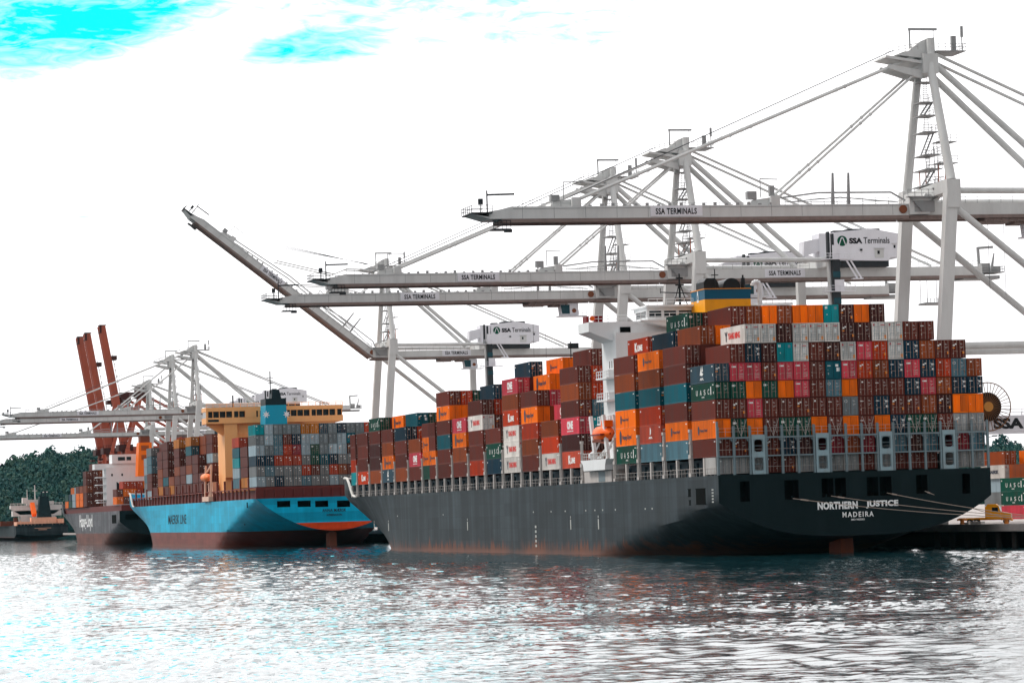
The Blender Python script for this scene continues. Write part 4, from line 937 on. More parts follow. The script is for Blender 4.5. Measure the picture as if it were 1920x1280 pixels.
def trolley(root, x):
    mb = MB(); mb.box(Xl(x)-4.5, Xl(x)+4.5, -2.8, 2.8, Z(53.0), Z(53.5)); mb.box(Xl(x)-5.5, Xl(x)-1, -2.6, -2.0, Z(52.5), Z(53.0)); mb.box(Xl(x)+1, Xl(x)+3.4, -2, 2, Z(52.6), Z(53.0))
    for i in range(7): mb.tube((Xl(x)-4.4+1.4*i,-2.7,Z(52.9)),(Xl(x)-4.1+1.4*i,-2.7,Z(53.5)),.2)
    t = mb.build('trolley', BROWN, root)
    mb = MB(); mb.prism([(Xl(x)+3.2,Z(50.6)),(Xl(x)+7.0,Z(50.6)),(Xl(x)+7.0,Z(53.2)),(Xl(x)+2.9,Z(53.2))], 1, -2.2, .4); mb.box(Xl(x)+2.6, Xl(x)+8.8, -2.5, .7, Z(50.3), Z(50.5)); mb.rail([(Xl(x)+7,-2.5,Z(50.5)),(Xl(x)+8.8,-2.5,Z(50.5))],1.1,.05,.8); cb = mb.build('operator_cab', SIGN, t)
    mb = MB(); mb.prism([(Xl(x)+3.25,Z(50.9)),(Xl(x)+5.0,Z(50.9)),(Xl(x)+5.0,Z(52.9)),(Xl(x)+2.95,Z(52.9))], 1, -2.26, -2.2); mb.build('cab_window', TEALW, cb)
    mb = MB(); mb.tube((Xl(x)+6,-2.3,Z(51.6)),(Xl(x)+6,-2.2,Z(51.6)),.5,n=10); mb.build('cab_fan', paint('sheave_orange',(1,1,1,1)), cb)
    mb = MB()
    for dx in (-1.4, 1.4): mb.tube((Xl(x)-1.5+dx,0,Z(53)),(Xl(x)-1.5+dx,0,Z(41)),.035,n=4)
    mb.build('hoist_line', ROPE, t); return t
proto = make_crane('nearest white gantry crane, whose tall mast rises at the right of the photo'); proto.location.y = 521
boom_parts(proto); stays(proto)
cr = [(663, 1, 'white crane behind the nearest one, its sign level with the ship funnel'), (720, 1, 'white crane with an operator cab hanging under its lowered boom above the brown containers'),
      (974, 1, 'white crane with its boom raised in a long diagonal'), (1370, .955, 'white crane with the tallest mast in the distant group, behind the blue ship'),
      (1439, .95, 'middle white crane of the distant group, with two overlapping low booms'), (1516, .86, 'lowest white crane of the distant group, nearest the red cranes')]
trolley(proto, 211)
for y, sz, lab in cr:
    rs = y == 974
    c = copy_tree(proto, None, ('trolley', 'forestay', 'hoist_rope') if rs else ('trolley',))
    c.location.y = y; c.scale.z = sz; c['label'] = lab
    if rs:
        stays(c, True)
        for k_ in bpy.data.objects:
            if k_.parent == c and k_.name.startswith('boom'): k_.rotation_euler = (0, math.radians(38.2), 0); k_.scale.x = .955
    trolley(c, {663: 207, 720: 182.5, 974: 218, 1370: 210, 1439: 205, 1516: 212}[y])
    if y == 663:
        mb = MB()
        for dx in (0, 3.6): 
            for yy in (-2, 2): mb.tube((Xl(250)+dx,yy,Z(53.8)),(Xl(250)+dx,yy,Z(48.6)),.06,n=4)
        mb.box(Xl(249.6), Xl(254), -2.4, 2.4, Z(48.2), Z(48.6)); mb.rail([(Xl(249.8),-2.3,Z(48.6)),(Xl(253.8),-2.3,Z(48.6))],.8,.05,.8); mb.build('hanging_cage', CWD, c)
# ------------------------------------------------------------------ red cranes with booms raised almost upright
REDC = paint('crane_red', S(172,84,62), .6, .5, .4)
RDK = paint('crane_red_dark', S(70,34,30), .7, .4, .6)
def red_crane(y, x0, label):
    r = empty('red_gantry_crane', (x0, y, QZ), label, 'crane', 'red gantry cranes with raised booms')
    a = math.radians(80.5); H0 = Vector((0, 0, 38)); d = Vector((-math.cos(a), 0, math.sin(a))); e = Vector((math.sin(a), 0, math.cos(a)))
    mb = MB(); ys = (-2.2, 2.2)
    for yy in ys: mb.beam(H0+Vector((0,yy,0)), H0+Vector((0,yy,0))+d*62, 1.7, 3.3, 0, e)
    for t in (6,16,26,36,46,56,61): mb.beam(H0+d*t+Vector((0,-2.2,0)), H0+d*t+Vector((0,2.2,0)), 1.0, 1.0)
    b = mb.build('boom', REDC, r)
    mb = MB(); mb.box(*( (H0+d*62).x-1.2, (H0+d*62).x-.2 ), -3.2, 3.2, (H0+d*62).z-3.4, (H0+d*62).z+.6); mb.box((H0+d*62).x-.2, (H0+d*62).x+2.2, -3, 3, (H0+d*62).z+.3, (H0+d*62).z+.6)
    for t in range(4, 60, 3): p = H0+d*t+e*2.2; mb.tube(p+Vector((0,-2.2,0)), p+e*.9+Vector((0,-2.2,0)), .12, n=4)
    mb.tube(H0+e*2.6+Vector((0,-2.2,0)), H0+d*48+e*2.4+Vector((0,-2.2,0)), .12, n=4); p = H0+d*46+e*2.4; mb.box(p.x-.6, p.x+1.8, -3.6, 3.6, p.z-1, p.z+1); mb.build('boom_fittings', RDK, b)
    for yy in (-9, 9):
        mb = MB(); mb.beam((-2,yy,0),(0,yy,40),1.9,1.9,0,(1,0,0)); mb.beam((0,yy,40),(8,yy*.4,66),1.6,1.6,0,(1,0,0)); mb.build('waterside_leg', REDC, r)
        mb = MB(); mb.beam((30,yy,0),(30,yy,42),1.8,1.8,0,(1,0,0)); mb.build('landside_leg', REDC, r)
        mb = MB(); mb.beam((8,yy*.4,65),(31,yy*.4,42),1.0,1.0); mb.beam((8,yy*.4,66.5),(54,yy*.4,42),.6,.6); mb.beam((0,yy,39),(29,yy,14),1.2,1.2); mb.build('bracing', REDC, r)
    mb = MB(); mb.box(-1,62,-4,-2.6,38,41); mb.box(-1,62,2.6,4,38,41); mb.box(-1,1,-9,9,36,39); mb.box(29,31,-9,9,36,39); mb.box(-3,31,-9.6,-8.4,14,16); mb.box(-3,31,8.4,9.6,14,16); mb.build('girder', REDC, r)
    mb = MB(); mb.box(5.5,10.5,-5,5,64,69.5); mb.box(3,6,-4,4,65,67); mb.build('apex_head', RDK, r)
    mb = MB(); mb.box(30,46,-5,5,41,47); mb.build('machinery_house', REDC, r)
    mb = MB(); mb.box(-4,3,-6,6,39,42); mb.rail([(-4,-6,42),(3,-6,42)],1.2,.08,1.4); mb.box(-6,-4,-4,4,36,37); mb.build('hinge_platform', RDK, r)
    return r
red_crane(1712, 199, 'leftmost red crane with its boom raised almost upright')
red_crane(1678, 199, 'red crane in the middle of the three, its upright boom partly behind the leftmost')
red_crane(1615, 199, 'rightmost red crane, its upright boom reaching highest')
# ==================================================================  the light blue ship
MX, MY, ML = 166.6, 895.5, 312
mp_ = hull_paint('blue_hull_paint', (.0,.37,.57,1), (.17,.032,.020,1), 4.4, .35, .45, 2.5, var=.3)
ms = empty('container_ship', (MX, MY, 0), 'light blue container ship with a red boot top and a peach coloured bridge', 'container ship', 'container ships along the quay')
hull_mesh(ML, NB, 13.2, 4.1, 78, 4.6, 9.0, 2.0).build('hull', mp_, ms, smooth=True)
bulwark_rim(ML, NB, 13.2, 4.0, 56, 4.6, paint('rim_white',(1,1,1,1)), ms)
mh_ = [(150.8-MX,154.4-MX,10.75,12.45),(156.4-MX,160.0-MX,10.65,12.35),(161.2-MX,164.8-MX,10.5,12.2),(167.2-MX,170.8-MX,10.3,12.1)]
tm, ti = transom(NB, 13.2, 4.1, mh_, 9.0, 2.0)
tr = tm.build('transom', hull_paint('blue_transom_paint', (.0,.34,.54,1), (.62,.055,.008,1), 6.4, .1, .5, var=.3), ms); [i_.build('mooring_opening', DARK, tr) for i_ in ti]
mb = MB(); put_text(mb, 'ANNA MÆRSK', (166.4-MX,-.04,9.55), 6.6, .85, 'aft', 0, .02, 1.05); put_text(mb, 'KØBENHAVN', (166.4-MX,-.04,8.3), 4.2, .6, 'aft', 0, .02, 1.05); mb.build('lettering', INK, tr)
mb = MB(); put_text(mb, 'MAERSK LINE', (-NB-.05, 1051-MY, 8.45), 41, 2.9, 'port', 0, .01); mb.build('hull_lettering', INK, ms)
mb = MB(); mb.box(-1,1,4,9,-1,4.3); mb.build('rudder', RUSTY, ms)
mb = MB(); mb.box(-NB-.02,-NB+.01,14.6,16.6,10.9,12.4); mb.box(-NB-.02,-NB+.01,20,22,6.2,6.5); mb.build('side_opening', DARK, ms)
MRED = paint('deck_red', S(104,40,36), .6, .4, .5)
mb = MB(); mb.box(-NB+1.4, NB-1.4, 1.0, ML-34, 13.15, 15.6); mb.box(-NB+.2, NB-.2, .9, 2.2, 15.4, 16.3); mb.box(-NB+.3,-NB+2.2,.9,2.4,13.2,15.4)
for i in range(17): mb.box(-NB+i*2.6, -NB+i*2.6+.5, .5, 1.1, 13.2, 15.6)
mb.build('hatch_coaming', MRED, ms)
mb = MB(); mb.box(-NB+.3, -NB+.8, 1.5, ML-34, 15.9, 16.2)
for i in range(36): s = 14.4+i*7.2; mb.box(-NB+.1, -NB+.6, s-.35, s+.35, 13.2, 16.0 if i % 2 else 18.8)
mb.build('support_post', paint('post_red', S(132,66,56), .6, .4, .6), ms)
BEI = paint('peach_paint', (1.0,.48,.19,1), .5, .18, .4)
dh = MB(); m = lambda x: x-MX
dh.box(m(148.2), m(181), 73, 86, 13, 35.8); dh.box(m(148.0), m(151.8), 71.5, 73, 20, 35.8); mhs = dh.build('deckhouse', BEI, ms)
mb = MB(); mb.box(m(142.7), m(183), 71, 80, 35.7, 37.4); mb.box(m(142.7), m(183), 71, 80, 39.2, 40.4); mb.box(m(142.9), m(182.8), 72, 79, 37.4, 39.2, 1)
for i in range(22): mb.box(m(142.7+i*1.9), m(142.7+i*1.9)+(.6 if i % 4 == 0 else .18), 71, 71.6, 37.4, 39.2)
mb.prism([(m(142.9),35.7),(m(148.2),32.0),(m(148.2),35.7)], 1, 74, 75); mb.prism([(m(182.8),35.7),(m(176),34.2),(m(170),35.7)], 1, 71.5, 75); mb.box(m(143.2),m(146.4),70.96,71,36.2,36.9,1)
mb.box(m(154.2), m(157.4), 70.9, 71, 37.4, 39.2); mb.build('bridge', [BEI, GLASS], mhs)
mb = MB(); mb.rail([(m(142.8),71.2,40.4),(m(183),71.2,40.4)], 1.0, .07, 2); 
for z in (31.8, 28.4, 25.4): mb.box(m(151.4), m(156), 71.6, 73, z-.2, z); mb.rail([(m(151.4),71.6,z),(m(156),71.6,z)],1.0,.07,1.2); mb.beam((m(152),72.2,z),(m(155.2),72.2,z-3.2),.5,.2)
mb.build('bridge_railing', BEI, mhs)
mb = MB(); mb.tube((m(151.4),76,40.4),(m(151.4),76,44),.22); mb.tube((m(160.2),62,43.6),(m(160.2),62,50.2),.16); mb.box(m(159.2),m(161.2),61.9,62.1,48.2,48.4); mb.box(m(159.5),m(160.9),61.9,62.1,46.6,46.8); mb.build('mast', BLACK, ms)
fu = MB(); fu.prism([(158.0-MX,34.2),(164.4-MX,34.2),(164.2-MX,40.3),(158.2-MX,40.3)], 1, 59, 68); fn = fu.build('funnel', paint('funnel_blue', (.006,.33,.50,1), .45, .15), ms)
mb = MB(); mb.box(m(158.2), m(164.2), 59, 68, 40.3, 42.2); mb.prism([(m(160.2),42.2),(m(163.0),42.2),(m(162.4),44.8),(m(160.4),44.8)], 1, 60, 65); mb.build('funnel_top', paint('funnel_navy', S(8,36,44), .5, .1), fn); mb = MB(); mb.box(m(157.8), m(164.6), 58.8, 68.2, 30, 34.4); mb.build('funnel_base', paint('funnel_navy', S(8,36,44), .5, .1), fn)
mb = MB(); st = [((1.0 if i % 2 == 0 else .42)*1.15*math.sin(i*math.pi/7), (1.0 if i % 2 == 0 else .42)*1.15*math.cos(i*math.pi/7)) for i in range(14)]
put_poly(mb, st, (m(158.3), 58.96, 37.6), 'aft'); put_poly(mb, st, (m(164.3), 58.96, 37.6), 'aft'); mb.build('emblem', WHITE, fn)
mb = MB()
for i, (t0, t1, r0, r1) in enumerate(((0,.15,.3,1),(.15,.85,1,1),(.85,1,1,.3))): mb.tube((m(144.8),84+10*t0,20.4),(m(144.8),84+10*t1,20.4),1.15*r0,1.15*r1,10)
mb.build('lifeboat', paint('pale_orange', S(255,140,80), .5, .2), ms, smooth=True)
mb = MB(); mb.box(m(144.4),m(146),82,95,13.4,14.8); mb.beam((m(145.2),83,14.8),(m(145.6),83,24),.5,.7); mb.beam((m(145.2),94,14.8),(m(145.6),94,24),.5,.7); mb.beam((m(145.6),83,24),(m(144.6),85,22),.4,.4); mb.box(m(146),m(147.4),84,93,14.8,19); mb.build('davit', paint('pale_davit', S(226,190,170), .5, .2), ms)

# containers on the blue ship: the top rows at its stern one by one, the others as one mass
GM = 'containers stacked on the blue ship'
MZ = [16.4, 19.2, 22.0, 24.8, 27.6, 30.4]
MR = {6: '.hGGGOOSGnGGRh', 5: 'GhybnhhGGhtGh', 4: 'hGyRmhgGhhkGb', 3: 'nnRRRGgtnGGmR', 2: 'GyGGGRmGRrmRb', 1: 'hGnGGyGGhGGGh'}
MCX = lambda c: 145.6+1.25+2.5*c
for r_, s in MR.items():
    for c, k_ in enumerate(s):
        if k_ == '.': continue
        if r_ >= 4:
            lab = '%s container in the %s row of the blue ship stern, %s from port side' % (COL[k_][1], {6:'top',5:'second',4:'third'}[r_], ORD[c+1])
            o = container(MCX(c), MY+1.4, MZ[r_-1], k_, 2.76, lab, GM)
        else: fill(MCX(c), MY+1.4, MZ[r_-1], k_ if k_ in FIX else {'m':'b','S':'y','t':'t'}.get(k_,'h'), 2.74, 12.19, True)
container(MCX(0), MY+1.4, MZ[5]-.0, 'c', 2.76, 'turquoise container at the port corner of the blue ship stern stacks, top row', GM)
for c in range(13, 17):
    for r_ in range(6): fill(MCX(c), MY+1.4, MZ[r_], random.choice('hGybR'), 2.74)
random.seed(21)
def rnd(pal): return random.choice(pal)
BAYM = [(16.2, 'Obbb', 0), (30.6, 'yccy', 1), (44.8, 'ynhtR', 0), (59, '', 0)]
mix_ = 'bbbbbrrbbkbbrhyOtb'
def stack_fill(y, cols, zs, heights, pal, first=None, Lc=12.19, nd=4):
    for ci, x in enumerate(cols):
        for j in range(heights[min(ci, len(heights)-1)]):
            k_ = first[j] if (ci == 0 and first and j < len(first)) else rnd(pal)
            fill(x, y, zs+2.85*j, k_, 2.76, Lc, ci < nd)
mc = [MCX(c) for c in range(17)]
stack_fill(MY+16.0, mc, 16.4, [4,4,5], mix_, 'Obbb'); stack_fill(MY+30.6, mc, 16.4, [5,5], mix_, 'yhctR')
stack_fill(MY+44.8, mc[2:], 16.4, [3,4], mix_)
f_ = ['bbbbb','bbbb','bhrb','bbbrb','bbrbb','Orbr','btbbb','Orrb','brbbr','hbby','Gbhhc','hGyh','hhb','bGh','hb']
hts = [[2,6],[4,6],[6],[3,6],[6],[2,6],[6],[5,6],[1,6],[6],[2,5],[5],[2,4],[4],[3]]
for i in range(14):
    y = MY+97+i*13.4; inset = max(0, i-11)*2; top_pal = mix_ if i < 9 else 'hhGyhbGR'
    cols = mc[:17] if i < 10 else mc[1+inset//2:16-inset//2]
    stack_fill(y, cols, 16.4-(1.0 if i > 8 else 0), hts[i], top_pal+('tOn' if i < 9 else ''), f_[i])
# ==================================================================  the distant grey ship with an orange funnel
HX, HY, HL, HB = 166.1, 1240, 240, 16.1
hs = empty('container_ship', (HX, HY, 0), 'distant grey container ship with a white deckhouse and an orange funnel', 'container ship', 'container ships along the quay')
hhp = hull_paint('distant_hull_paint', (.075,.075,.085,1), (.13,.045,.032,1), 4.2, .2, .5, 2.5)
hull_mesh(HL, HB, 12.4, 3.0, 60, 4.2).build('hull', hhp, hs, smooth=True)
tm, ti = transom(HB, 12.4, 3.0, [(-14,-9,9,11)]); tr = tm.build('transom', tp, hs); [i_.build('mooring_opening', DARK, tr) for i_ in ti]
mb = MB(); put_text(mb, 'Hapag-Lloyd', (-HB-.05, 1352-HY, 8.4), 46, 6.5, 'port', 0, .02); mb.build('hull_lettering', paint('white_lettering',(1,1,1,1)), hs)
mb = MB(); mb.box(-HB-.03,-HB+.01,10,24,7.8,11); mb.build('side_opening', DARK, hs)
hm = lambda x: x-HX
mb = MB(); mb.box(hm(156), hm(178), 90, 102, 12, 30); mb.box(hm(151.6), hm(180.6), 91, 99, 29.2, 31.4); mb.box(hm(158.5), hm(174), 90, 100, 31.4, 35); mb.box(hm(153), hm(156), 92, 101, 16, 16.4)
for z in (17,20,23,26): mb.box(hm(152.6), hm(156), 91, 101, z, z+.3)
hh = mb.build('deckhouse', WHITE, hs)
mb = MB(); mb.box(hm(160.8), hm(163.6), 89.9, 90, 32.6, 34); mb.box(hm(164.2), hm(166), 89.9, 90, 32.6, 34); mb.box(hm(158), hm(158.6), 89.9, 90, 26.5, 27.4); mb.box(hm(162), hm(162.6), 89.9, 90, 26.5, 27.4); mb.prism([(hm(160),20),(hm(161.2),20),(hm(161),23.6),(hm(160),24.2)],1,89.8,90); mb.build('window', GLASS, hh)
mb = MB(); mb.prism([(hm(167.0),26),(hm(172.8),26),(hm(172.8),39.2),(hm(167.8),39.2)], 1, 78, 86); hf = mb.build('funnel', paint('funnel_orange', S(250,118,20), .5, .1), hs)
mb = MB(); 
for zz in (32.4, 36.2):
    for i in range(4): mb.box(hm(168.6), hm(171.6), 77.9, 78, zz+.5*i, zz+.5*i+.3)
mb.box(hm(168.4), hm(172.2), 79, 85, 39.2, 41.6); mb.build('funnel_grille', RUSTY, hf)
mb = MB(); mb.box(-HB+1, HB-1, 2, HL-30, 12.35, 14.6); mb.build('hatch_coaming', MRED, hs)
hc = [HX-HB+1.3+2.5*c for c in range(12)]
for i, (y, hts_, fst_, pal) in enumerate(((HY+8,[2,3,3],'ob','oRbb'),(HY+108,[5,6],'bbrbb','bbbbr'),(HY+122,[3,4,5],'oor','obbg'),(HY+136,[3,3,4],'oob','oobgh'),(HY+150,[2,3],'hh','obgh'),(HY+164,[2,3],'gn','ghob'),(HY+178,[2,3],'og','ohgo'))):
    stack_fill(y, hc[(1 if i > 7 else 0):], 14.8, hts_, pal.replace('R','R'), fst_)
# ==================================================================  tanker at far left
tk = empty('tanker_ship', (189, 1930, 0), 'dark hulled ship at far left with a black funnel and an orange lifeboat', 'ship')
TB = 15.5
mb = MB(); vs = []
sec = [(0,.96,2.4),(6,1,.6),(25,1,-1),(150,1,-1),(175,.7,-1),(190,.05,-1)]
for s, b_, zb in sec: vs += [(-TB*b_,s,8.2),(-TB*b_*.98,s,3.5 if s < 6 else 1.5),(-TB*b_*.5,s,zb),(TB*b_*.5,s,zb),(TB*b_*.98,s,3.5 if s < 6 else 1.5),(TB*b_,s,8.2)]
mb.add(vs, [(i*6+j, i*6+(j+1) % 6, (i+1)*6+(j+1) % 6, (i+1)*6+j) for i in range(5) for j in range(6)]+[tuple(range(6))]); mb.box(-TB*.9, TB*.9, 1, 30, 8.1, 9)
mb.build('hull', hull_paint('tanker_hull_paint', (.020,.026,.030,1), (.10,.04,.035,1), 2.0, .2, .5, 2), tk)
mb = MB(); mb.box(-13.8, 14.2, 28, 38, 13.6, 16.8); mb.prism([(-15,19.8),(-15,18.0),(-9.8,14.5),(9.8,14.5),(15,18.0),(15,19.8)], 1, 28, 36); mb.box(-5.5, 6, 27, 36, 19.8, 23); mb.box(-9.5, 10.5, 26, 40, 8.2, 14); mb.box(-8,-5,28,34,21,24.2); mb.box(7,10,28,34,20,22); hh = mb.build('deckhouse', paint('far_white', S(222,214,210), .6, .2), tk)
mb = MB(); mb.rail([(-15,28,19.8),(15,28,19.8)],1.2,.09,2); mb.tube((-.5,32,23),(-.5,32,31.5),.25); mb.box(-2,1,31.8,32.2,28,28.3); mb.tube((-5,32,23),(-5,32,29),.16); mb.tube((5.5,32,23),(5.5,32,28),.16); mb.box(4,7,31.8,32.2,27,27.5); mb.build('mast', paint('far_white',(1,1,1,1)), tk)
mb = MB(); mb.prism([(-.6,12),(7.2,12),(5.4,24.6),(.4,24.6)], 1, 14, 22); mb.tube((1.8,17,24.6),(1.8,17,27.4),.5); mb.tube((4,17,24.6),(4,17,27.8),.6); mb.build('funnel', paint('far_black', S(6,32,38), .5, .1), tk)
mb = MB(); mb.beam((-3.0,12,14.0),(-3.6,18,20.5),2.4,2.6); mb.build('lifeboat', ORANGE, tk)
mb = MB(); mb.box(-5.4, 9, 6, 14, 8.2, 12.6); mb.box(-14, -6, 4, 20, 8.2, 10.4); mb.box(9.5, 13, 4, 14, 8.2, 11.6)
for i in range(14): mb.box(-14+2*i, -13.6+2*i, 1, 3, 8.2, 9.2+random.random()*2)
mb.build('deck_structure', paint('far_peach', S(240,180,150), .6, .3), tk)
mb = MB(); mb.box(-20,-8,40,120,8.2,11); mb.box(-13,-11,30,34,8,13); mb.build('cargo_deck', RUSTY, tk)
mb = MB(); mb.box(-4.2, 5.2, -.3, .1, 6.35, 6.6); mb.box(-2, 2.8, -.3, .1, 5.5, 5.8); mb.build('stern_mark', paint('far_peach',(1,1,1,1)), tk)

# ------------------------------------------------------------------ quay, piles and what stands on it
CONC = paint('quay_concrete', S(176,168,164), .85, .5, .25, False); 
mb = MB(); mb.box(191.2, 900, 330, 1830, 2.4, 3.4); mb.box(190.4, 191.2, 330, 1830, 2.5, 3.55); tag(mb.build('quay', CONC), kind='structure')
mb = MB(); mb.box(199, 900, 330, 1830, -1.5, 2.4); tag(mb.build('quay_bank', paint('dark_concrete', S(26,26,28), .9, .4, .4)), kind='structure')  # near-black block below the quay deck
pm = MB(); pm.tube((0,0,-1.5),(0,0,2.45),.5,n=10); pme = pm.data('quay_pile', paint('wet_timber', S(48,42,40), .85, .5))
pys = [436+6.5*i for i in range(12)]
for i, y in enumerate(pys): tag(link('quay_pile', pme, None, (192.2, y, 0)), 'dark round pile standing in the water under the quay edge', 'pile', 'piles under the quay edge')
bm_ = MB()
for z0, z1, r0, r1 in ((0,.5,.42,.3),(.5,.85,.3,.34),(.85,1.1,.62,.55)): bm_.tube((0,0,z0),(0,0,z1),r0,r1,12)
bm_.box(-.8,.8,-.14,.14,.72,1.0); bme = bm_.data('bollard', paint('bollard_ochre', S(190,116,48), .6, .4))
tag(link('bollard', bme, None, (191.6, 495, 3.4)), 'ochre bollard on the quay edge beside the grey ship stern', 'bollard', 'bollards on the quay edge')
tag(link('bollard', bme, None, (191.6, 476.6, 3.4)), 'ochre bollard on the quay edge below the yellow truck bonnet', 'bollard', 'bollards on the quay edge')
tag(link('bollard', bme, None, (191.6, 462, 3.4)), 'ochre bollard on the quay edge nearest the right side', 'bollard', 'bollards on the quay edge')
kb = MB(); kb.box(-.35,.35,-2.2,2.2,0,.55); kb.box(-.35,.35,2.9,5.4,0,.42); tag(kb.build('kerb_block', paint('kerb_pale', S(205,200,196), .8, .3), None, (192.2, 490, 3.4)), 'pale kerb blocks on the quay under the yellow truck', 'kerb')
# yellow road tractor seen from ahead and to the side, facing right
tr_ = empty('truck', (199.4, 501, 3.4), 'yellow truck with a tall cab parked on the quay by the ship stern', 'truck', None, math.radians(-28))
tr_.scale = (.84,.84,.84)
YEL = paint('truck_yellow', S(236,156,20), .4, .2, .8); 
mb = MB(); mb.prism([(-1.6,1.0),(1.3,1.0),(1.3,2.3),(.9,3.4),(.4,3.75),(-1.1,3.75),(-1.6,3.1)], 1, -1.2, 1.2); mb.prism([(1.3,1.0),(3.2,.9),(3.2,1.9),(1.3,2.25)], 1, -.95, .95); mb.box(3.1,3.35,-1.2,1.2,.5,.95); cab = mb.build('cab', YEL, tr_)
mb = MB(); mb.prism([(1.31,2.35),(1.34,2.35),(.98,3.3),(.95,3.3)], 1, -1.0, 1.0); mb.box(-.3,.85,-1.23,-1.2,2.3,3.1); mb.build('windscreen', GLASS, cab)
mb = MB(); mb.box(1.2,1.7,-1.1,1.1,3.3,3.5); mb.build('visor', paint('truck_trim', S(236,220,200), .4, .1), cab); mb = MB(); mb.box(3.2,3.26,-.6,.6,1.0,1.8); mb.build('grille', paint('truck_trim', S(236,220,200), .4, .1), cab)
mb = MB(); mb.box(-5.6,1.3,-.5,.5,.75,1.0); mb.box(-6.4,-1.2,-1.2,1.2,1.0,1.25); mb.build('chassis', YEL, tr_)
for x in (-4.6,-3.3,2.2):
    for y in (-1.0, 1.0):
        mb = MB(); mb.tube((x,y-.18,.5),(x,y+.18,.5),.5,n=16); wh_ = mb.build('wheel', paint('tyre', (.015,.015,.016,1), .8, .2), tr_)
        mb = MB(); mb.tube((x,y-.2,.5),(x,y+.2,.5),.24,n=10); mb.build('rim', paint('truck_trim',(1,1,1,1)), wh_)
# mooring lines with a little sag
rp = paint('mooring_rope', S(176,158,146), .8, .3)
def rope(a, b, sag, label):
    mb = MB(); a = Vector(a); b = Vector(b); pts = []
    for i in range(17): t = i/16; p = a.lerp(b, t); p.z -= sag*4*t*(1-t); pts.append(p)
    mb.path(pts, .055, 6); mb.tube(pts[0].lerp(pts[1],.5), pts[1], .12, n=6); tag(mb.build('mooring_rope', rp), label, 'rope', 'mooring ropes at the stern')
rope((157.4, NY-.1, 8.35), (191.7, 461.6, 4.3), .5, 'mooring rope from the leftmost stern opening, lowest of the four')
rope((163.4, NY-.1, 8.55), (191.7, 462.4, 4.4), .35, 'mooring rope crossing just above the first letters of the ship name')
rope((172.2, NY-.1, 8.75), (191.6, 461.8, 4.45), .3, 'mooring rope from the opening right of the ship name')
rope((178.2, NY-.1, 8.85), (191.6, 476.4, 4.45), .25, 'mooring rope from the rightmost stern opening, highest of the four')
# containers standing in the yard behind the truck
GY = 'containers in the yard behind the quay'
def yard(x, y, z, k, lab, logo=None, rz=0, Lc=12.19): return container(x, y, z, k, 2.55, lab, GY, Lc, logo, True, rz)
yard(240.2, 584.6, 3.4, 'p', 'pink container at the bottom of the yard stack behind the truck'); yard(240.2, 584.6, 5.98, 'g', 'lower of two green yard containers lettered in white', 'UASC'); yard(240.2, 584.6, 8.56, 'g', 'upper of two green yard containers lettered in white', 'UASC')
yard(243.4, 588, 11.14, 'r', 'rust brown container above the green ones at the right edge of the yard'); yard(246.4, 590, 13.72, 'o', 'orange container topmost at the right edge of the yard', 'hl')
for j, (k_, t) in enumerate((('W','at the bottom of'),('G','second tier of'),('h','third tier of'))): yard(243.3, 601, 3.4+2.58*j, k_, '%s container %s the yard stack beside the ship hull' % (COL[k_][1], t))
wc = yard(242.8, 601, 11.14, 'w', 'white container with black letters in the yard stack beside the ship hull', 'SL')
yard(242.8, 601, 13.72, 'r', 'rust brown container on top of the yard stack beside the ship hull')
lp = MB(); lp.tube((0,0,0),(0,0,16),.14,.09,8); lp.beam((0,0,16),(1.6,0,16.2),.12,.12); lp.box(1.0,1.9,-.2,.2,16.1,16.35); tag(lp.build('light_pole', DST, None, (246, 620, 3.4)), 'dark lamp post standing in the yard beyond the red container', 'lamp post')
mb_f = FILL.build('stacked_containers', [cmat(k_) for k_ in FK]+[ROD, SEAL, MARK]); tag(mb_f, kind='stuff'); mb_f['label'] = 'dense stacks of containers on the decks of the ships'
# ------------------------------------------------------------------ wooded hill across the water
random.seed(5)
hg = []; nx, ny = 120, 16
def hz(x, y):
    t = (y-2350)/900; prof = math.sin(min(1, max(0, t*1.25))*math.pi/2)
    base = 45+6*math.sin(x*.0041+.6)+5*math.sin(x*.017+2)+4*math.sin(x*.043)+2.5*math.sin(x*.11+1)
    return base*prof+1.5
for j in range(ny+1):
    for i in range(nx+1):
        x = -900+3400*i/nx; y = 2330+1100*j/ny; hg.append((x, y, hz(x, y)-(2.5 if j == 0 else 0)))
mb = MB(); mb.add(hg, [(j*(nx+1)+i, j*(nx+1)+i+1, (j+1)*(nx+1)+i+1, (j+1)*(nx+1)+i) for j in range(ny) for i in range(nx)])
tag(mb.build('hill', paint('undergrowth', (.012,.070,.072,1), .95, .4, .05, False)), kind='structure')  # teal of the hazy distance mixed into the ground colour
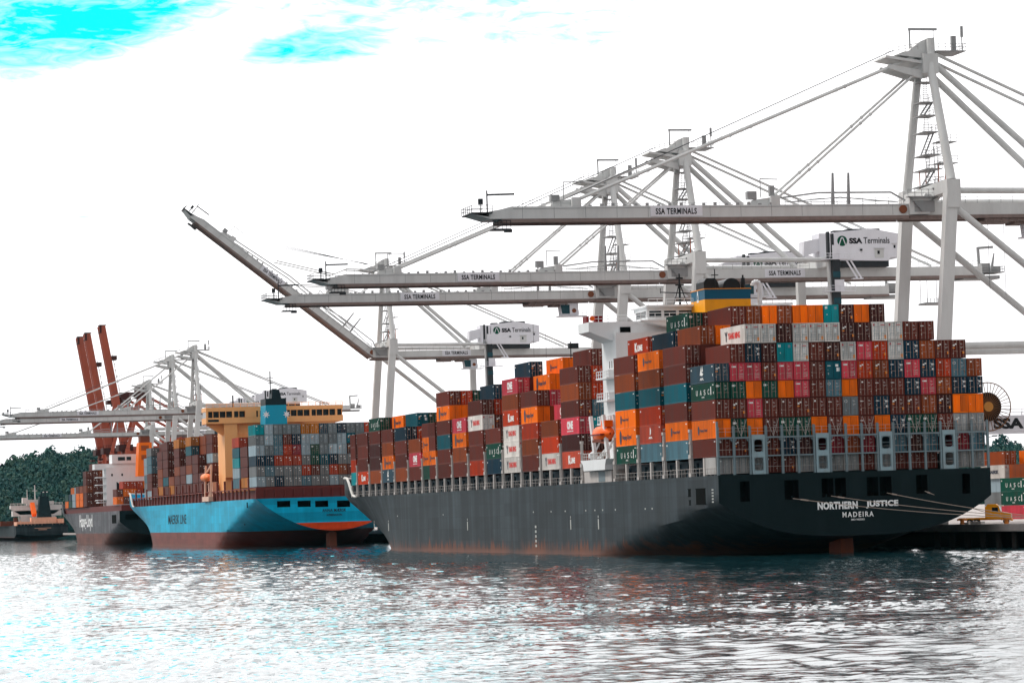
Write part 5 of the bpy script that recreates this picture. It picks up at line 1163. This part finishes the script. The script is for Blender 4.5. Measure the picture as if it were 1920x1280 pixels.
# crowns as clumps of small leaf faces
def crown_proto(n, seed):
    rng = random.Random(seed); mb = MB(); lobes = [(rng.uniform(-.5,.5), rng.uniform(-.5,.5), rng.uniform(.25,.95), rng.uniform(.34,.6)) for _ in range(6)]
    for _ in range(n):
        lx, ly, lz, lr = rng.choice(lobes); d = Vector((rng.gauss(0,1), rng.gauss(0,1), rng.gauss(0,1))).normalized()
        p = Vector((lx, ly, lz))+d*lr*rng.uniform(.75,1.05)*Vector((1,1,.85)).length/1.65
        t1 = d.orthogonal().normalized(); t1.rotate(Matrix.Rotation(rng.uniform(0,6.28), 3, d)); t2 = d.cross(t1); s_ = rng.uniform(.09,.19)
        n_ = d*rng.uniform(-.06,.06)
        mb.add([p-t1*s_-t2*s_*.6, p+t1*s_-t2*s_*.6+n_, p+t1*s_+t2*s_*.6, p-t1*s_+t2*s_*.6+n_], [(0,1,2,3)])
    mb.tube((0,0,-.3),(0,0,.5),.06,.03,5)
    return mb
protos = [crown_proto(110, i) for i in range(5)]
WM = MB(); rng = random.Random(3)
def plant(x, y, r_, h_):
    p = rng.choice(protos); a = rng.uniform(0, 6.28); ca, sa = math.cos(a), math.sin(a); z0 = hz(x, y)-.6; mi = rng.choice((0,0,1,1,2))
    WM.add([(x+(v[0]*ca-v[1]*sa)*r_, y+(v[0]*sa+v[1]*ca)*r_, z0+v[2]*h_) for v in p.v], p.f, mi)
for _ in range(3600):
    t = rng.random(); y = 2345+780*rng.random()**1.15
    x = y*rng.uniform(.078, .155) if t < .72 else y*rng.uniform(.385, .425)
    plant(x, y, rng.uniform(4.6,7.6), rng.uniform(8,11))
for _ in range(34):
    y = rng.uniform(2980, 3120); x = y*(rng.uniform(.08,.15) if rng.random() < .75 else rng.uniform(.385,.42)); plant(x, y, rng.uniform(8,12), rng.uniform(12,17))
wd = WM.build('hillside_wood', [paint('foliage_dark', (.010,.060,.056,1), .8, .3, .2, False), paint('foliage_mid', (.022,.086,.070,1), .8, .3, .2, False), paint('foliage_olive', (.052,.112,.080,1), .8, .3, .2, False)]); tag(wd, kind='stuff'); wd['label'] = 'wooded hillside across the water'  # bluish haze of the distance is mixed into these leaf colours

# ------------------------------------------------------------------ harbour air
hz_m = bpy.data.materials.new('harbour_haze'); N, L = nodes_of(hz_m); N.remove(N['Principled BSDF'])
pv = N.new('ShaderNodeVolumePrincipled'); pv.inputs['Color'].default_value = (.30,.80,.95,1); pv.inputs['Density'].default_value = .000007; pv.inputs['Anisotropy'].default_value = .3
L.new(pv.outputs[0], N['Material Output'].inputs['Volume'])
mb = MB(); mb.box(-1200, 2900, -60, 3600, -3.2, 112); tag(mb.build('haze', hz_m), kind='stuff')
